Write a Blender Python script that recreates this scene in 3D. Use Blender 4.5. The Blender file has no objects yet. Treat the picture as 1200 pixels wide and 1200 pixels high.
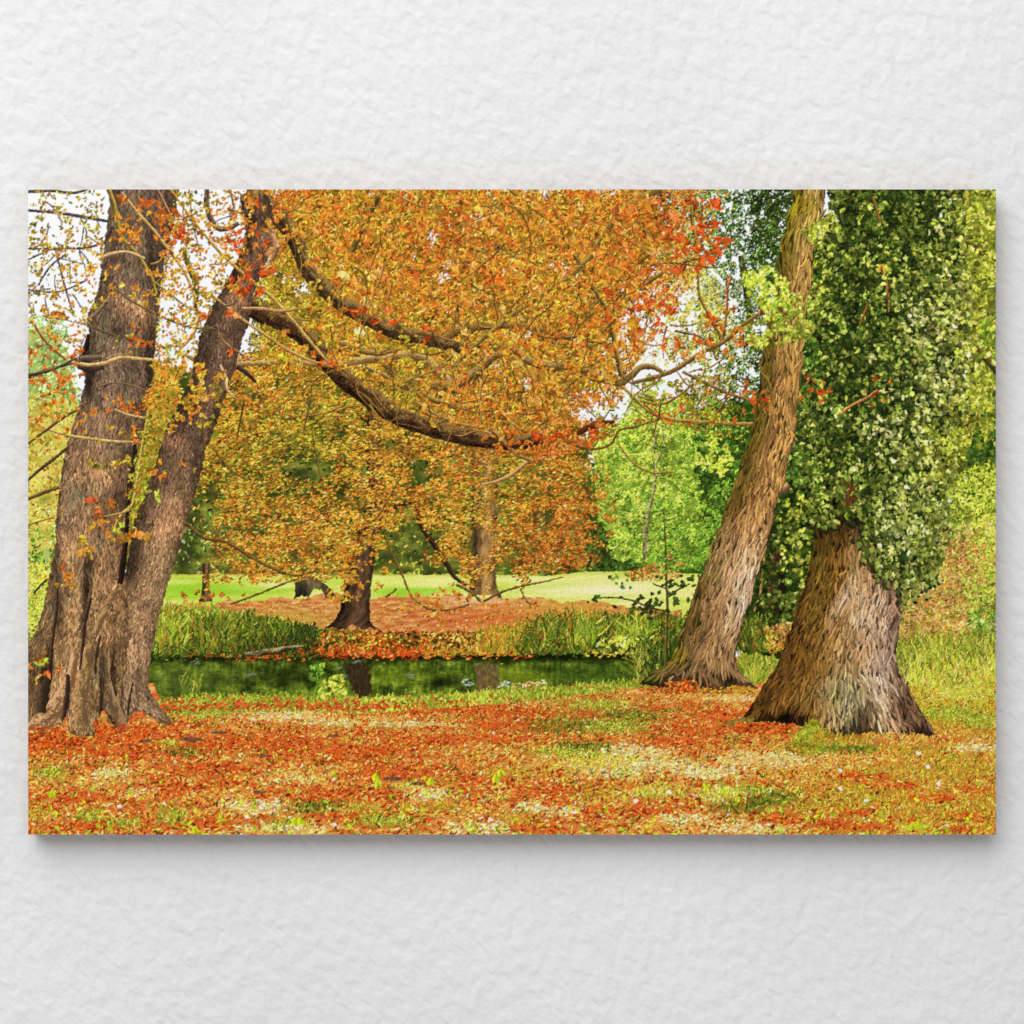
import bpy, math
import numpy as np

SC = bpy.context.scene
COL = SC.collection
MM = 0.001
def wx(x): return (x - 600.0) * MM          # wall millimetres (y down) to metres
def wz(y): return (600.0 - y) * MM

# ---------------- camera ----------------
DEPTH = 0.030                               # the stretched canvas stands this far off the wall
cam_d = bpy.data.cameras.new('camera'); cam = bpy.data.objects.new('camera', cam_d); COL.objects.link(cam)
cam_d.sensor_width = 36.0; cam_d.lens = 75.0; cam_d.clip_start = 0.05; cam_d.clip_end = 60.0
cam.location = (0.0, -DEPTH - 1.2 * 75.0 / 36.0, 0.0); cam.rotation_euler = (math.pi / 2, 0, 0)
SC.camera = cam

# ---------------- light ----------------
world = bpy.data.worlds.new('World'); SC.world = world; world.use_nodes = True
bg = world.node_tree.nodes['Background']; bg.inputs[0].default_value = (1.0, 1.0, 1.0, 1); bg.inputs[1].default_value = 0.42
def lamp(name, loc, target, size, power):
    d = bpy.data.lights.new(name, 'AREA'); d.shape = 'RECTANGLE'; d.size, d.size_y = size; d.energy = power
    o = bpy.data.objects.new(name, d); COL.objects.link(o); o.location = loc
    v = np.array(target, float) - np.array(loc, float)
    o.rotation_euler = (math.atan2(math.hypot(v[0], v[1]), -v[2]), 0, math.atan2(v[1], v[0]) - math.pi / 2)
    return o
lamp('ceiling_softbox', (-1.8, -4.4, 4.4), (0.0, 0.0, 0.0), (6.0, 6.0), 405.0)
SC.view_settings.view_transform = 'Standard'; SC.view_settings.look = 'None'
SC.view_settings.exposure = 0.0; SC.view_settings.gamma = 1.0; SC.view_settings.use_curve_mapping = False
SC.render.engine = 'CYCLES'; SC.cycles.max_bounces = 4

# ---------------- the wall ----------------
def new_mat(name):
    m = bpy.data.materials.new(name); m.use_nodes = True
    return m, m.node_tree, m.node_tree.nodes['Principled BSDF']
m_wall, nt, bs = new_mat('white_plaster')
L = nt.links.new
bs.inputs['Base Color'].default_value = (0.84, 0.84, 0.845, 1); bs.inputs['Roughness'].default_value = 0.85
bs.inputs['Specular IOR Level'].default_value = 0.2
tc = nt.nodes.new('ShaderNodeTexCoord'); mp = nt.nodes.new('ShaderNodeMapping')
mp.inputs['Scale'].default_value = (1.0, 1.0, 0.68); mr = nt.nodes.new('ShaderNodeMapping'); mr.inputs['Rotation'].default_value = (0, math.radians(35), 0)
L(tc.outputs['Object'], mr.inputs['Vector']); L(mr.outputs[0], mp.inputs['Vector'])      # trowel marks run downwards to the right
def noise(scale, detail, rough, dist):
    n = nt.nodes.new('ShaderNodeTexNoise'); n.inputs['Scale'].default_value = scale; n.inputs['Detail'].default_value = detail
    n.inputs['Roughness'].default_value = rough; n.inputs['Distortion'].default_value = dist; L(mp.outputs[0], n.inputs['Vector']); return n
n1 = noise(74, 1.5, 0.4, 0.3); n2 = noise(26, 2.0, 0.5, 0.4); n3 = noise(190, 2.0, 0.6, 0.4)
def math_node(op, a, b):
    k = nt.nodes.new('ShaderNodeMath'); k.operation = op
    for i, q in enumerate((a, b)):
        if isinstance(q, (int, float)): k.inputs[i].default_value = q
        else: L(q, k.inputs[i])
    return k.outputs[0]
hgt = math_node('ADD', math_node('ADD', math_node('MULTIPLY', n1.outputs[0], 1.0), math_node('MULTIPLY', n2.outputs[0], 0.7)), math_node('MULTIPLY', n3.outputs[0], 0.22))
bp = nt.nodes.new('ShaderNodeBump'); bp.inputs['Strength'].default_value = 1.0; bp.inputs['Distance'].default_value = 0.0027
L(hgt, bp.inputs['Height']); L(bp.outputs[0], bs.inputs['Normal'])
n4 = noise(3.0, 2.0, 0.5, 0.0); cr = nt.nodes.new('ShaderNodeValToRGB')
cr.color_ramp.elements[0].color = (0.815, 0.815, 0.82, 1); cr.color_ramp.elements[1].color = (0.855, 0.855, 0.858, 1)
cr.color_ramp.elements[0].position = .3; cr.color_ramp.elements[1].position = .7
L(n4.outputs[0], cr.inputs[0]); L(cr.outputs[0], bs.inputs['Base Color'])

def mesh_obj(name, verts, faces, mat, parent=None):
    me = bpy.data.meshes.new(name); me.from_pydata([tuple(map(float, v)) for v in verts], [], [tuple(map(int, f)) for f in faces]); me.update()
    o = bpy.data.objects.new(name, me); COL.objects.link(o); me.materials.append(mat)
    if parent: o.parent = parent
    return o
wall = mesh_obj('wall', [(x, y, z) for y in (0.0, 0.12) for x, z in ((-2.4, -1.6), (2.4, -1.6), (2.4, 2.0), (-2.4, 2.0))],
                [(0, 1, 2, 3), (7, 6, 5, 4), (0, 4, 5, 1), (1, 5, 6, 2), (2, 6, 7, 3), (3, 7, 4, 0)], m_wall)
wall['kind'] = 'structure'; wall['label'] = 'white wall of rough plaster behind the canvas print'

# ---------------- the printed picture ----------------
# --- PRINT PAINTER: computes the ink of the printed picture with numpy (no files are read) ---
S = 2                                     # working samples per millimetre of canvas
X0, Y0, PW, PH = 33.0, 222.0, 1134, 756   # picture origin and size in mm (wall coordinates, y down)
W, H = PW * S, PH * S
rng = np.random.default_rng(7)
img = np.zeros((H, W, 3), np.float32)
idb = np.zeros((H, W), np.int16)
flat, fid = img.reshape(-1, 3), idb.reshape(-1)

def C(*c):
    return np.array(c, np.float32) / 255.0

# ---------- noise ----------
_perm = np.random.default_rng(3).permutation(4096).astype(np.int32)
_grad = np.random.default_rng(4).uniform(0, 2 * np.pi, 4096).astype(np.float32)
_gx, _gy = np.cos(_grad), np.sin(_grad)

def perlin(x, y, seed=0):
    x = np.asarray(x, np.float32); y = np.asarray(y, np.float32)
    xi = np.floor(x).astype(np.int32); yi = np.floor(y).astype(np.int32)
    xf = x - xi; yf = y - yi
    def g(ix, iy, fx, fy):
        h = _perm[(_perm[(ix + seed * 71) & 4095] + iy) & 4095]
        return _gx[h] * fx + _gy[h] * fy
    u = xf * xf * xf * (xf * (xf * 6 - 15) + 10); v = yf * yf * yf * (yf * (yf * 6 - 15) + 10)
    a = g(xi, yi, xf, yf); b = g(xi + 1, yi, xf - 1, yf)
    c = g(xi, yi + 1, xf, yf - 1); d = g(xi + 1, yi + 1, xf - 1, yf - 1)
    return ((a + u * (b - a)) * (1 - v) + (c + u * (d - c)) * v) * 1.5

def fbm(x, y, seed=0, octaves=3):
    s = 0; a = 1.0; t = 0
    for o in range(octaves):
        s = s + a * perlin(x * 2 ** o, y * 2 ** o, seed + o * 13); t += a; a *= 0.55
    return s / t

def sst(a, b, x):
    t = np.clip((x - a) / (b - a), 0, 1)
    return t * t * (3 - 2 * t)

def ramp(t, stops):
    """colour ramp through (position, colour) stops"""
    p = [s[0] for s in stops]; c = np.array([s[1] for s in stops], np.float32)
    return np.stack([np.interp(t, p, c[:, k]) for k in range(3)], -1).astype(np.float32)

# ---------- curves ----------
def spline(pts, n=None, step=0.4):
    p = np.array(pts, float)
    d = np.sqrt((np.diff(p[:, :2], axis=0) ** 2).sum(1)); t = np.concatenate([[0], np.cumsum(d)])
    n = n or max(4, int(t[-1] / step))
    q = np.linspace(0, t[-1], n)
    k = np.clip(np.searchsorted(t, q, side='right') - 1, 0, len(p) - 2)
    m = np.gradient(p, t, axis=0) if len(p) > 2 else np.repeat(((p[1] - p[0]) / t[-1])[None], 2, 0)
    h = (t[k + 1] - t[k])[:, None]; s = ((q - t[k])[:, None]) / h
    return ((2*s**3 - 3*s**2 + 1) * p[k] + (s**3 - 2*s**2 + s) * h * m[k]
            + (-2*s**3 + 3*s**2) * p[k+1] + (s**3 - s**2) * h * m[k+1])

def put(X, Y, col, pid):
    """set ink at wall coordinates X, Y"""
    px = np.floor((X - X0) * S).astype(np.int32); py = np.floor((Y - Y0) * S).astype(np.int32)
    ok = (px >= 0) & (px < W) & (py >= 0) & (py < H)
    i = (py * W + px)[ok]
    flat[i] = np.clip(col[ok], 0, 1)
    if pid is not None: fid[i] = pid

def stroke(pts, pid, col, lit=None, dark=None, rough=0.12, step=0.3, edge=0.1):
    """tapered branch: pts = (x, y, radius); lit side towards the upper left"""
    if pid == p_lb and max(a[2] for a in pts) >= 2.2:      # every thick branch is a part of its own
        pid = new_part('left', 'printed_tree', None, 'branch')
    q = spline(pts, step=step); P, R = q[:, :2], np.maximum(q[:, 2], 0.22)
    T = np.gradient(P, axis=0); T /= np.sqrt((T ** 2).sum(1))[:, None] + 1e-9
    Nn = np.stack([-T[:, 1], T[:, 0]], 1)
    Nn[Nn[:, 1] > 0] *= -1                        # normal points up
    seed = int(rng.integers(1, 900))
    al = np.arange(len(P)) * step
    R = R * (1 + edge * perlin(al / 9, al * 0, seed))
    nv = max(3, int(R.max() * 2 * S * 1.5)); v = np.linspace(-1, 1, nv)
    XX = P[:, 0:1] + Nn[:, 0:1] * R[:, None] * v; YY = P[:, 1:2] + Nn[:, 1:2] * R[:, None] * v
    col = C(*col); lit = C(*lit) if lit else np.minimum(col * 1.35, 1); dark = C(*dark) if dark else col * 0.55
    tex = perlin(al[:, None] / 3.0 + v * 0, R[:, None] * v / 1.2 + al[:, None] * 0, seed + 5) * rough * 2.2
    tex = tex + perlin(al[:, None] / 14.0 + v * 0, R[:, None] * v / 5, seed + 9) * rough * 2
    t = np.clip(0.5 + 0.5 * v[None] + tex, 0, 1)
    cc = ramp(t, [(0, dark), (0.35, col * 0.85), (0.62, col), (0.9, lit), (1, lit)])
    put(XX.ravel(), YY.ravel(), cc.reshape(-1, 3), pid)

def stamp(X, Y, ang, L, Wd, col, pid, curve=0.0, shade=0.16):
    """many leaves: lens shapes; arrays in mm; later leaves lie over earlier ones"""
    n = len(X)
    curve = np.broadcast_to(np.asarray(curve, np.float32), (n,)); pidv = pid
    for s in range(0, n, 3000):
        e = min(n, s + 3000)
        l, w = L[s:e, None], Wd[s:e, None]
        nu = max(3, int(l.max() * S * 1.25)); nv = max(2, int(w.max() * S * 1.35))
        u = np.repeat(np.linspace(-1, 1, nu), nv)[None]; v = np.tile(np.linspace(-1, 1, nv), nu)[None]
        prof = np.maximum(1 - u * u, 0) ** 1.05 * (1 - .3 * u) * 1.12
        wav = rng.uniform(-1, 1, (e - s, 2))                       # ragged, curled outlines
        a = u * l / 2; b = v * prof * w / 2 * (1 + .35 * wav[:, :1] * np.sin(5 * u + 3 * wav[:, 1:])) + curve[s:e, None] * l * (u * u - 0.4) * 0.6
        ca, sa = np.cos(ang[s:e, None]), np.sin(ang[s:e, None])
        XX = X[s:e, None] + a * ca - b * sa; YY = Y[s:e, None] + a * sa + b * ca
        k = 1 + 1.6 * shade * rng.uniform(-.9, .9, (e - s, 1)) * (v * 1.2 + u) + shade * .35 * (v * np.sign(ca + 1e-6) * -1)
        cc = col[s:e, None, :] * k[..., None]
        put(XX.ravel(), YY.ravel(), cc.reshape(-1, 3), pidv)

# ---------- areas ----------
def inpoly(pts, X, Y):
    p = np.array(pts, float); r = np.zeros(X.shape, bool)
    x1, y1 = p[:, 0], p[:, 1]; x2, y2 = np.roll(x1, -1), np.roll(y1, -1)
    for a, b, c, d in zip(x1, y1, x2, y2):
        if b == d: continue
        r ^= ((b > Y) != (d > Y)) & (X < (c - a) * (Y - b) / (d - b) + a)
    return r

def cells(x0, y0, x1, y1):
    a, b = max(0, int((x0 - X0) * S)), min(W, int((x1 - X0) * S)); c, d = max(0, int((y0 - Y0) * S)), min(H, int((y1 - Y0) * S))
    py, px = np.mgrid[c:d, a:b]
    return (px.ravel() + 0.5) / S + X0, (py.ravel() + 0.5) / S + Y0

def area(pts, pid, fn, wob=2.0, ws=9.0):
    p = np.array(pts, float)
    X, Y = cells(p[:, 0].min() - 4, p[:, 1].min() - 4, p[:, 0].max() + 4, p[:, 1].max() + 4)
    dx = fbm(X / ws, Y / ws, 31, 3) * wob * 2; dy = fbm(X / ws, Y / ws, 57, 3) * wob * 2
    m = inpoly(pts, X + dx, Y + dy)
    X, Y = X[m], Y[m]
    put(X, Y, fn(X, Y), pid)

def scatter(pts, n, dens=None):
    """n random points in a polygon, thinned by dens(X, Y) in 0..1"""
    p = np.array(pts, float); ox = np.empty(0); oy = np.empty(0); tries = 0
    while len(ox) < n and tries < 40:
        X = rng.uniform(p[:, 0].min(), p[:, 0].max(), n * 2); Y = rng.uniform(p[:, 1].min(), p[:, 1].max(), n * 2)
        m = inpoly(pts, X, Y) & (X > X0 - 8) & (X < X0 + PW + 8) & (Y > Y0 - 8) & (Y < Y0 + PH + 8)
        X, Y = X[m], Y[m]
        if dens is not None:
            k = rng.random(len(X)) < dens(X, Y); X, Y = X[k], Y[k]
        ox = np.concatenate([ox, X]); oy = np.concatenate([oy, Y]); tries += 1
    return ox[:n], oy[:n]

# ---------- palettes: (weight, colour) ----------
PAL = dict(
 OR=[(3,(224,126,46)),(2.4,(214,92,38)),(2,(228,156,58)),(1.8,(204,164,54)),(1.2,(154,126,40)),(.9,(248,200,130)),(.9,(112,76,28))],
 OY=[(2.2,(216,154,52)),(2.1,(194,164,50)),(2.2,(222,122,46)),(1.6,(158,144,44)),(1,(112,94,32)),(.9,(240,210,116)),(1.2,(210,94,40))],
 RO=[(3,(202,104,42)),(1.8,(188,82,34)),(2.2,(212,134,50)),(1.6,(172,138,46)),(1.2,(118,84,28)),(.7,(240,172,108))],
 OL=[(2,(156,146,44)),(2,(180,160,50)),(1.2,(110,106,32)),(1,(206,132,50)),(1.1,(82,84,28)),(.6,(206,194,84))],
 GD=[(3,(54,80,28)),(2,(38,58,22)),(1.2,(84,118,40)),(.7,(116,152,60))],
 GX=[(3,(44,56,22)),(2,(60,78,28)),(1,(96,112,42))],
 GM=[(2,(94,132,46)),(2,(122,160,56)),(1.2,(62,92,32)),(1,(162,190,82))],
 LM=[(3,(158,194,62)),(2,(186,208,80)),(2,(128,164,50)),(1.2,(98,134,42)),(.9,(210,222,108))],
 LD=[(2,(118,154,48)),(2,(94,130,42)),(1,(64,94,34)),(1,(156,188,66))],
 LY=[(2,(204,212,74)),(2,(184,200,66)),(1,(226,226,110)),(1,(150,180,54))],
 YL=[(3,(226,208,98)),(2,(206,196,84)),(1.2,(172,176,66)),(1,(244,228,142)),(.6,(214,160,70))],
 PG=[(3,(150,186,108)),(2,(174,202,130)),(1.4,(112,156,84)),(1,(202,218,160)),(.6,(196,150,80))],
 IV=[(3,(88,102,38)),(2,(58,70,28)),(2.2,(116,128,50)),(1.3,(36,46,20)),(1.2,(148,156,68)),(.6,(182,184,94))],
 IL=[(2.4,(138,146,66)),(2.2,(100,110,48)),(1.6,(164,168,86)),(1.5,(56,66,32)),(.8,(196,194,116)),(.25,(226,220,160))],
 YG=[(2.4,(156,160,54)),(2,(184,184,74)),(1.8,(116,124,40)),(1.3,(82,92,30)),(.7,(212,208,112))],
 PK=[(2,(224,136,84)),(2,(206,94,54)),(1.4,(238,196,128)),(1.8,(186,172,66)),(1.2,(128,112,44)),(1,(214,202,100))],
 GR=[(2,(152,172,50)),(2,(122,146,40)),(1.6,(186,194,74)),(1,(84,110,30)),(.9,(214,202,100)),(.7,(206,124,56))],
 GRD=[(2,(106,124,38)),(2,(72,90,28)),(1.2,(42,54,20)),(1,(140,152,52)),(.6,(188,180,82)),(.5,(174,94,40))],
 RED=[(3,(216,84,30)),(2.2,(196,64,24)),(2,(228,112,46)),(1.2,(140,48,20)),(.9,(238,154,88)),(.6,(100,54,24)),(1,(210,150,58))],
 TAN=[(2,(232,150,66)),(2,(236,176,88)),(1.8,(218,116,48)),(.7,(248,212,140)),(1.3,(204,164,58)),(.7,(190,78,32))],
 PALE=[(3,(250,214,134)),(1,(254,234,180)),(2.2,(242,190,104)),(1.2,(230,152,76)),(1.4,(220,204,88))],
 OGR=[(2.4,(194,156,50)),(2,(212,140,54)),(1.6,(152,142,40)),(1,(228,180,84)),(1,(204,104,44)),(1,(122,122,32))],
 YGR=[(2.4,(206,206,62)),(2,(224,216,88)),(1.4,(160,184,44)),(1,(240,226,140)),(.9,(214,130,58))],
)
_pal = {k: (np.array([w for w, c in v]) / sum(w for w, c in v), np.array([c for w, c in v], np.float32) / 255) for k, v in PAL.items()}

def pick(names, anchors_xy, X, Y, jit=22.0, ys=1.0):
    """each leaf takes a colour of the palette of its (jittered) nearest anchor"""
    A = np.array(anchors_xy, np.float32)
    jx = X + rng.normal(0, jit, len(X)); jy = Y + rng.normal(0, jit * ys, len(X))
    best = np.argmin((jx[:, None] - A[None, :, 0]) ** 2 + ((jy[:, None] - A[None, :, 1]) / max(ys, .01)) ** 2, 1)
    col = np.zeros((len(X), 3), np.float32)
    for i, nm in enumerate(names):
        m = best == i
        if m.any():
            w, c = _pal[nm]
            col[m] = c[rng.choice(len(w), m.sum(), p=w)] * .72 + .28 * (w[:, None] * c).sum(0)
    return col

def jitter(col, lum=0.12, hue=0.012):
    n = len(col)
    return np.clip(col * (1 + rng.normal(0, lum, (n, 1))) + rng.normal(0, hue, (n, 3)), 0, 1).astype(np.float32)

def foliage(pts, n, size, pid, anchors, dens=None, asp=0.29, lum=0.17, jit=22, dim=0.0, down=0.0, sort=True, clump=16.0, spread=np.pi, amp=.38):
    """a mass of leaves inside a polygon; anchors = [(x, y, palette)]"""
    X, Y = scatter(pts, n, dens)
    n = len(X)
    L = rng.uniform(size[0], size[1], n); A = down + rng.uniform(-spread, spread, n) * 0.5 * 2
    col = pick([a[2] for a in anchors], [(a[0], a[1]) for a in anchors], X, Y, jit)
    k = fbm(X / clump, Y / clump, int(rng.integers(1, 800)), 3)            # clumps of light and shade in the picture
    k = amp * k + .22 * fbm(X / 42, Y / 30, 777, 2) + .25 * fbm(X / 4.5, Y / 4.5, 779, 2)
    col = col * (1 - dim + k[:, None])
    col = jitter(col, lum)
    if sort:
        o = np.argsort(col.sum(1) + rng.normal(0, 0.55, n)); X, Y, L, A, col = X[o], Y[o], L[o], A[o], col[o]
    stamp(X, Y, A, L, L * asp * rng.uniform(.7, 1.25, n), col, pid, curve=rng.normal(0, .22, n))

def clusters(pts, n, size, pid, anchors, dens=None, k=(4, 7), jit=22, lum=0.12, asp=0.36, xy=None):
    """palmate chestnut leaves: leaflets fanned round a point"""
    X, Y = xy if xy is not None else scatter(pts, n, dens)
    cnt = rng.integers(k[0], k[1] + 1, len(X)); rep = np.repeat(np.arange(len(X)), cnt)
    base = rng.uniform(0, 2 * np.pi, len(X)); sz = rng.uniform(size[0], size[1], len(X))
    A = base[rep] + rng.uniform(-1.5, 1.5, len(rep)); L = sz[rep] * rng.uniform(.7, 1.15, len(rep))
    x = X[rep] + np.cos(A) * L * .5; y = Y[rep] + np.sin(A) * L * .5
    c = pick([a[2] for a in anchors], [(a[0], a[1]) for a in anchors], X, Y, jit)[rep]
    c2 = pick([a[2] for a in anchors], [(a[0], a[1]) for a in anchors], x, y, jit)
    c = jitter(c * .65 + c2 * .35, lum, .014)
    stamp(x, y, A, L, L * asp * rng.uniform(.7, 1.3, len(rep)), c, pid, curve=rng.normal(0, .3, len(rep)), shade=.2)

def blades(pts, n, size, pid, anchors, dens=None, jit=14, lean=.5, wid=.8, ys=1.0, lum=.14):
    """grass blades, upright with a lean"""
    X, Y = scatter(pts, n, dens); o = np.argsort(Y); X, Y = X[o], Y[o]; n = len(X)
    L = rng.uniform(size[0], size[1], n); A = -np.pi / 2 + rng.normal(0, lean, n)
    col = jitter(pick([a[2] for a in anchors], [(a[0], a[1]) for a in anchors], X, Y, jit, ys), lum)
    stamp(X + np.cos(A) * L * .5, Y + np.sin(A) * L * .5, A, L, np.full(n, wid) * rng.uniform(.7, 1.4, n), col, pid, curve=rng.normal(0, .25, n), shade=.1)

def trunk(rows, pid, fn, wob=1.0, bottom=None, plates=None):
    """rows = (y, left, right); fn(u, v, X, Y, width) gives the bark colour"""
    r = np.array(rows, float); n = int((r[-1, 0] - r[0, 0]) * S) + 1
    q = np.linspace(r[0, 0], r[-1, 0], n)
    def sm(c):
        m = np.gradient(c, r[:, 0]); k = np.clip(np.searchsorted(r[:, 0], q, side='right') - 1, 0, len(r) - 2)
        h = r[k + 1, 0] - r[k, 0]; s = (q - r[k, 0]) / h
        return (2*s**3-3*s**2+1)*c[k] + (s**3-2*s**2+s)*h*m[k] + (-2*s**3+3*s**2)*c[k+1] + (s**3-s**2)*h*m[k+1]
    xl, xr = sm(r[:, 1]), sm(r[:, 2])
    xl = xl + fbm(q / 7, q * 0 + 3.3, 11, 3) * wob * 1.6; xr = xr + fbm(q / 7, q * 0 + 9.1, 17, 3) * wob * 1.6
    X, Y = cells(xl.min() - 2, r[0, 0], xr.max() + 2, r[-1, 0])
    k = np.clip(((Y - r[0, 0]) * S).astype(int), 0, n - 1)
    u = (X - xl[k]) / (xr[k] - xl[k]); m = (u >= 0) & (u <= 1)
    if bottom is not None:
        b = np.array(bottom, float)
        m &= Y < np.interp(X, b[:, 0], b[:, 1]) + fbm(X / 5, Y * 0, 23, 2) * 2.5
    X, Y, u = X[m], Y[m], u[m]; w = (xr[k] - xl[k])[m]
    c = fn(u, Y, X, Y, w)
    if plates is None: put(X, Y, c, pid); return
    pl, pw, gap, slant, jl = plates                    # interlocking bark plates: length, width, furrow depth, slant, colour jitter
    put(X, Y, c * (gap + .25 * fbm(X / 2, Y / 4, 871, 2))[:, None], pid)
    bx, by, bu, bw = [], [], [], []
    for r_, yy in enumerate(np.arange(r[0, 0] - pl, r[-1, 0] + pl, pl * .5)):
        i_ = int(np.clip((yy - r[0, 0]) * S, 0, n - 1)); ww = xr[i_] - xl[i_]; m_ = max(4, int(ww / pw))
        uu = (np.arange(m_ + 1) + .5 * (r_ % 2) + rng.uniform(-.42, .42, m_ + 1)) / m_
        y_ = yy + rng.uniform(-.5, .5, m_ + 1) * pl * .75; k_ = np.clip(((y_ - r[0, 0]) * S).astype(int), 0, n - 1)
        ok = (uu > .005) & (uu < .995); uu, y_, k_ = uu[ok], y_[ok], k_[ok]
        bx.append(xl[k_] + uu * (xr[k_] - xl[k_])); by.append(y_); bu.append(uu); bw.append(xr[k_] - xl[k_])
    bx, by, bu, bw = map(np.concatenate, (bx, by, bu, bw))
    gl, gr = np.gradient(xl) * S, np.gradient(xr) * S; k_ = np.clip(((by - r[0, 0]) * S).astype(int), 0, n - 1)
    ang = np.pi / 2 - np.arctan(gl[k_] + bu * (gr[k_] - gl[k_])) + rng.normal(slant, .08, len(bx))
    L_ = pl * rng.uniform(.45, 1.45, len(bx)); W_ = pw * rng.uniform(.55, 1.25, len(bx))
    if bottom is not None:
        ok = by + L_ * .45 < np.interp(bx, b[:, 0], b[:, 1]); bx, by, bu, bw, ang, L_, W_ = [q_[ok] for q_ in (bx, by, bu, bw, ang, L_, W_)]
    col = fn(bu, by, bx, by, bw); sh = rng.permutation(len(bx))
    bx, by, ang, L_, W_, col = bx[sh], by[sh], ang[sh], L_[sh], W_[sh], col[sh]
    stamp(bx + .5, by + .3, ang, L_, W_ * 1.05, np.clip(col * (gap + .12), 0, 1), pid, curve=0.0, shade=.05)
    stamp(bx, by, ang, L_, W_ * .92, jitter(col, jl, .008), pid, curve=rng.normal(0, .12, len(bx)), shade=.16)
    put(X, Y, flat[((np.floor((Y - Y0) * S)).astype(int).clip(0, H - 1) * W + np.floor((X - X0) * S).astype(int).clip(0, W - 1))] * (1 + .16 * fbm(X / 1.3, Y / 2.6, 873, 2))[:, None], pid)

def gau(X, Y, x, y, rx, ry, rot=0.0):
    c, s = np.cos(rot), np.sin(rot); a = (X - x) * c + (Y - y) * s; b = -(X - x) * s + (Y - y) * c
    return np.exp(-(a / rx) ** 2 - (b / ry) ** 2)[:, None]

def mix(a, b, t):
    return a + (b - a) * t
# ---------- what the picture shows: (part, label) > sub-part ----------
PARTS = []                                # (group key, part name, part label, sub-part name or None, sub-part label)
def pid(key, name, label=None, sub=None, sublabel=None):
    PARTS.append((key, name, label, sub, sublabel)); return len(PARTS)
new_part = pid

p_sky = pid('sky', 'printed_sky', 'pale white sky of the picture')
p_lawn = pid('lawn', 'printed_lawn', 'sunny yellow green lawn behind the pond')
p_bank = pid('bank', 'printed_bank', 'far bank of the pond with reeds and fallen leaves')
p_pond = pid('pond', 'printed_pond', 'dark green pond with reflections')
p_log = pid('log', 'printed_log', 'grey log lying at the far edge of the pond')
p_litter = pid('litter', 'printed_leaf_litter', 'red and orange fallen leaves over sunlit grass')
p_far = pid('far', 'printed_tree', 'hazy green and yellow trees at the left edge', 'crown')
p_back = pid('back', 'printed_tree', 'green trees seen through the orange crowns', 'crown')
p_lime = pid('lime', 'printed_tree', 'bright lime green tree beyond the lawn', 'crown')
p_limet = pid('lime', 'printed_tree', None, 'trunk')
p_dark = pid('dark', 'printed_tree', 'dark green tree behind the leaning trunk at the top', 'crown')
p_darkt = pid('dark', 'printed_tree', None, 'branch')
p_edge = pid('edge', 'printed_tree', 'yellow green foliage at the right edge', 'crown')
p_edget = pid('edge', 'printed_tree', None, 'branch'); p_edget2 = pid('edge', 'printed_tree', None, 'branch')
p_pink = pid('pink', 'printed_shrub', 'pink and red leaved shrub at the right edge')
p_ivyb = pid('ivyb', 'printed_tree', 'shaded ivy covered tree between the two right trunks', 'ivy')
p_ivybt = pid('ivyb', 'printed_tree', None, 'trunk')
p_midc = pid('mid', 'printed_tree', 'orange chestnut tree on the far bank with a dark trunk', 'crown')
p_midt = pid('mid', 'printed_tree', None, 'trunk')
p_mid2 = pid('mid2', 'printed_tree', 'straight brown trunk behind the orange leaves', 'trunk')
p_mid3 = pid('mid3', 'printed_tree', 'low forked trunk beside the dark trunk', 'trunk')
p_mid4 = pid('mid4', 'printed_tree', 'small thin trunk far back on the lawn', 'trunk')
p_l1 = pid('left', 'printed_tree', 'big double trunked chestnut tree at the left', 'trunk', 'broad left trunk with roots')
p_l2 = pid('left', 'printed_tree', None, 'trunk', 'right trunk leaning to the upper right')
p_lb = pid('left', 'printed_tree', None, 'twigs', 'thin twigs before the trunks and through the crown')
p_lc = pid('left', 'printed_tree', None, 'crown', 'orange and amber leaves hanging from the branches')
p_t3 = pid('lean', 'printed_tree', 'tree with a leaning ridged trunk right of the pond', 'trunk')
p_t3l = pid('lean', 'printed_tree', None, 'crown', 'light green sprays before the trunk')
p_t4 = pid('ivy', 'printed_tree', 'thick ridged trunk clad in ivy at the right', 'trunk')
p_ivy = pid('ivy', 'printed_tree', None, 'ivy')
p_sap = pid('sap', 'printed_sapling', 'thin sapling with dark leaves by the pond', 'stem')
p_sapl = pid('sap', 'printed_sapling', None, 'foliage')
p_grass = pid('grass', 'printed_grass', 'green grass along the near edge of the pond')

def const(*c):
    c = C(*c)
    return lambda X, Y: np.repeat(c[None], len(X), 0)

def mott(stops, sx, sy, seed=1, octv=4, gain=1.6):
    return lambda X, Y: ramp(0.5 + gain * 0.5 * fbm(X / sx, Y / sy, seed, octv), [(p, C(*c)) for p, c in stops])

FULL = [(33, 222), (1167, 222), (1167, 978), (33, 978)]

# ================= sky =================
area([(20, 210), (1180, 210), (1180, 990), (20, 990)], p_sky, mott([(0, (232, 236, 250)), (.6, (246, 248, 253)), (1, (252, 253, 255))], 120, 90, 5), 0)

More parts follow.
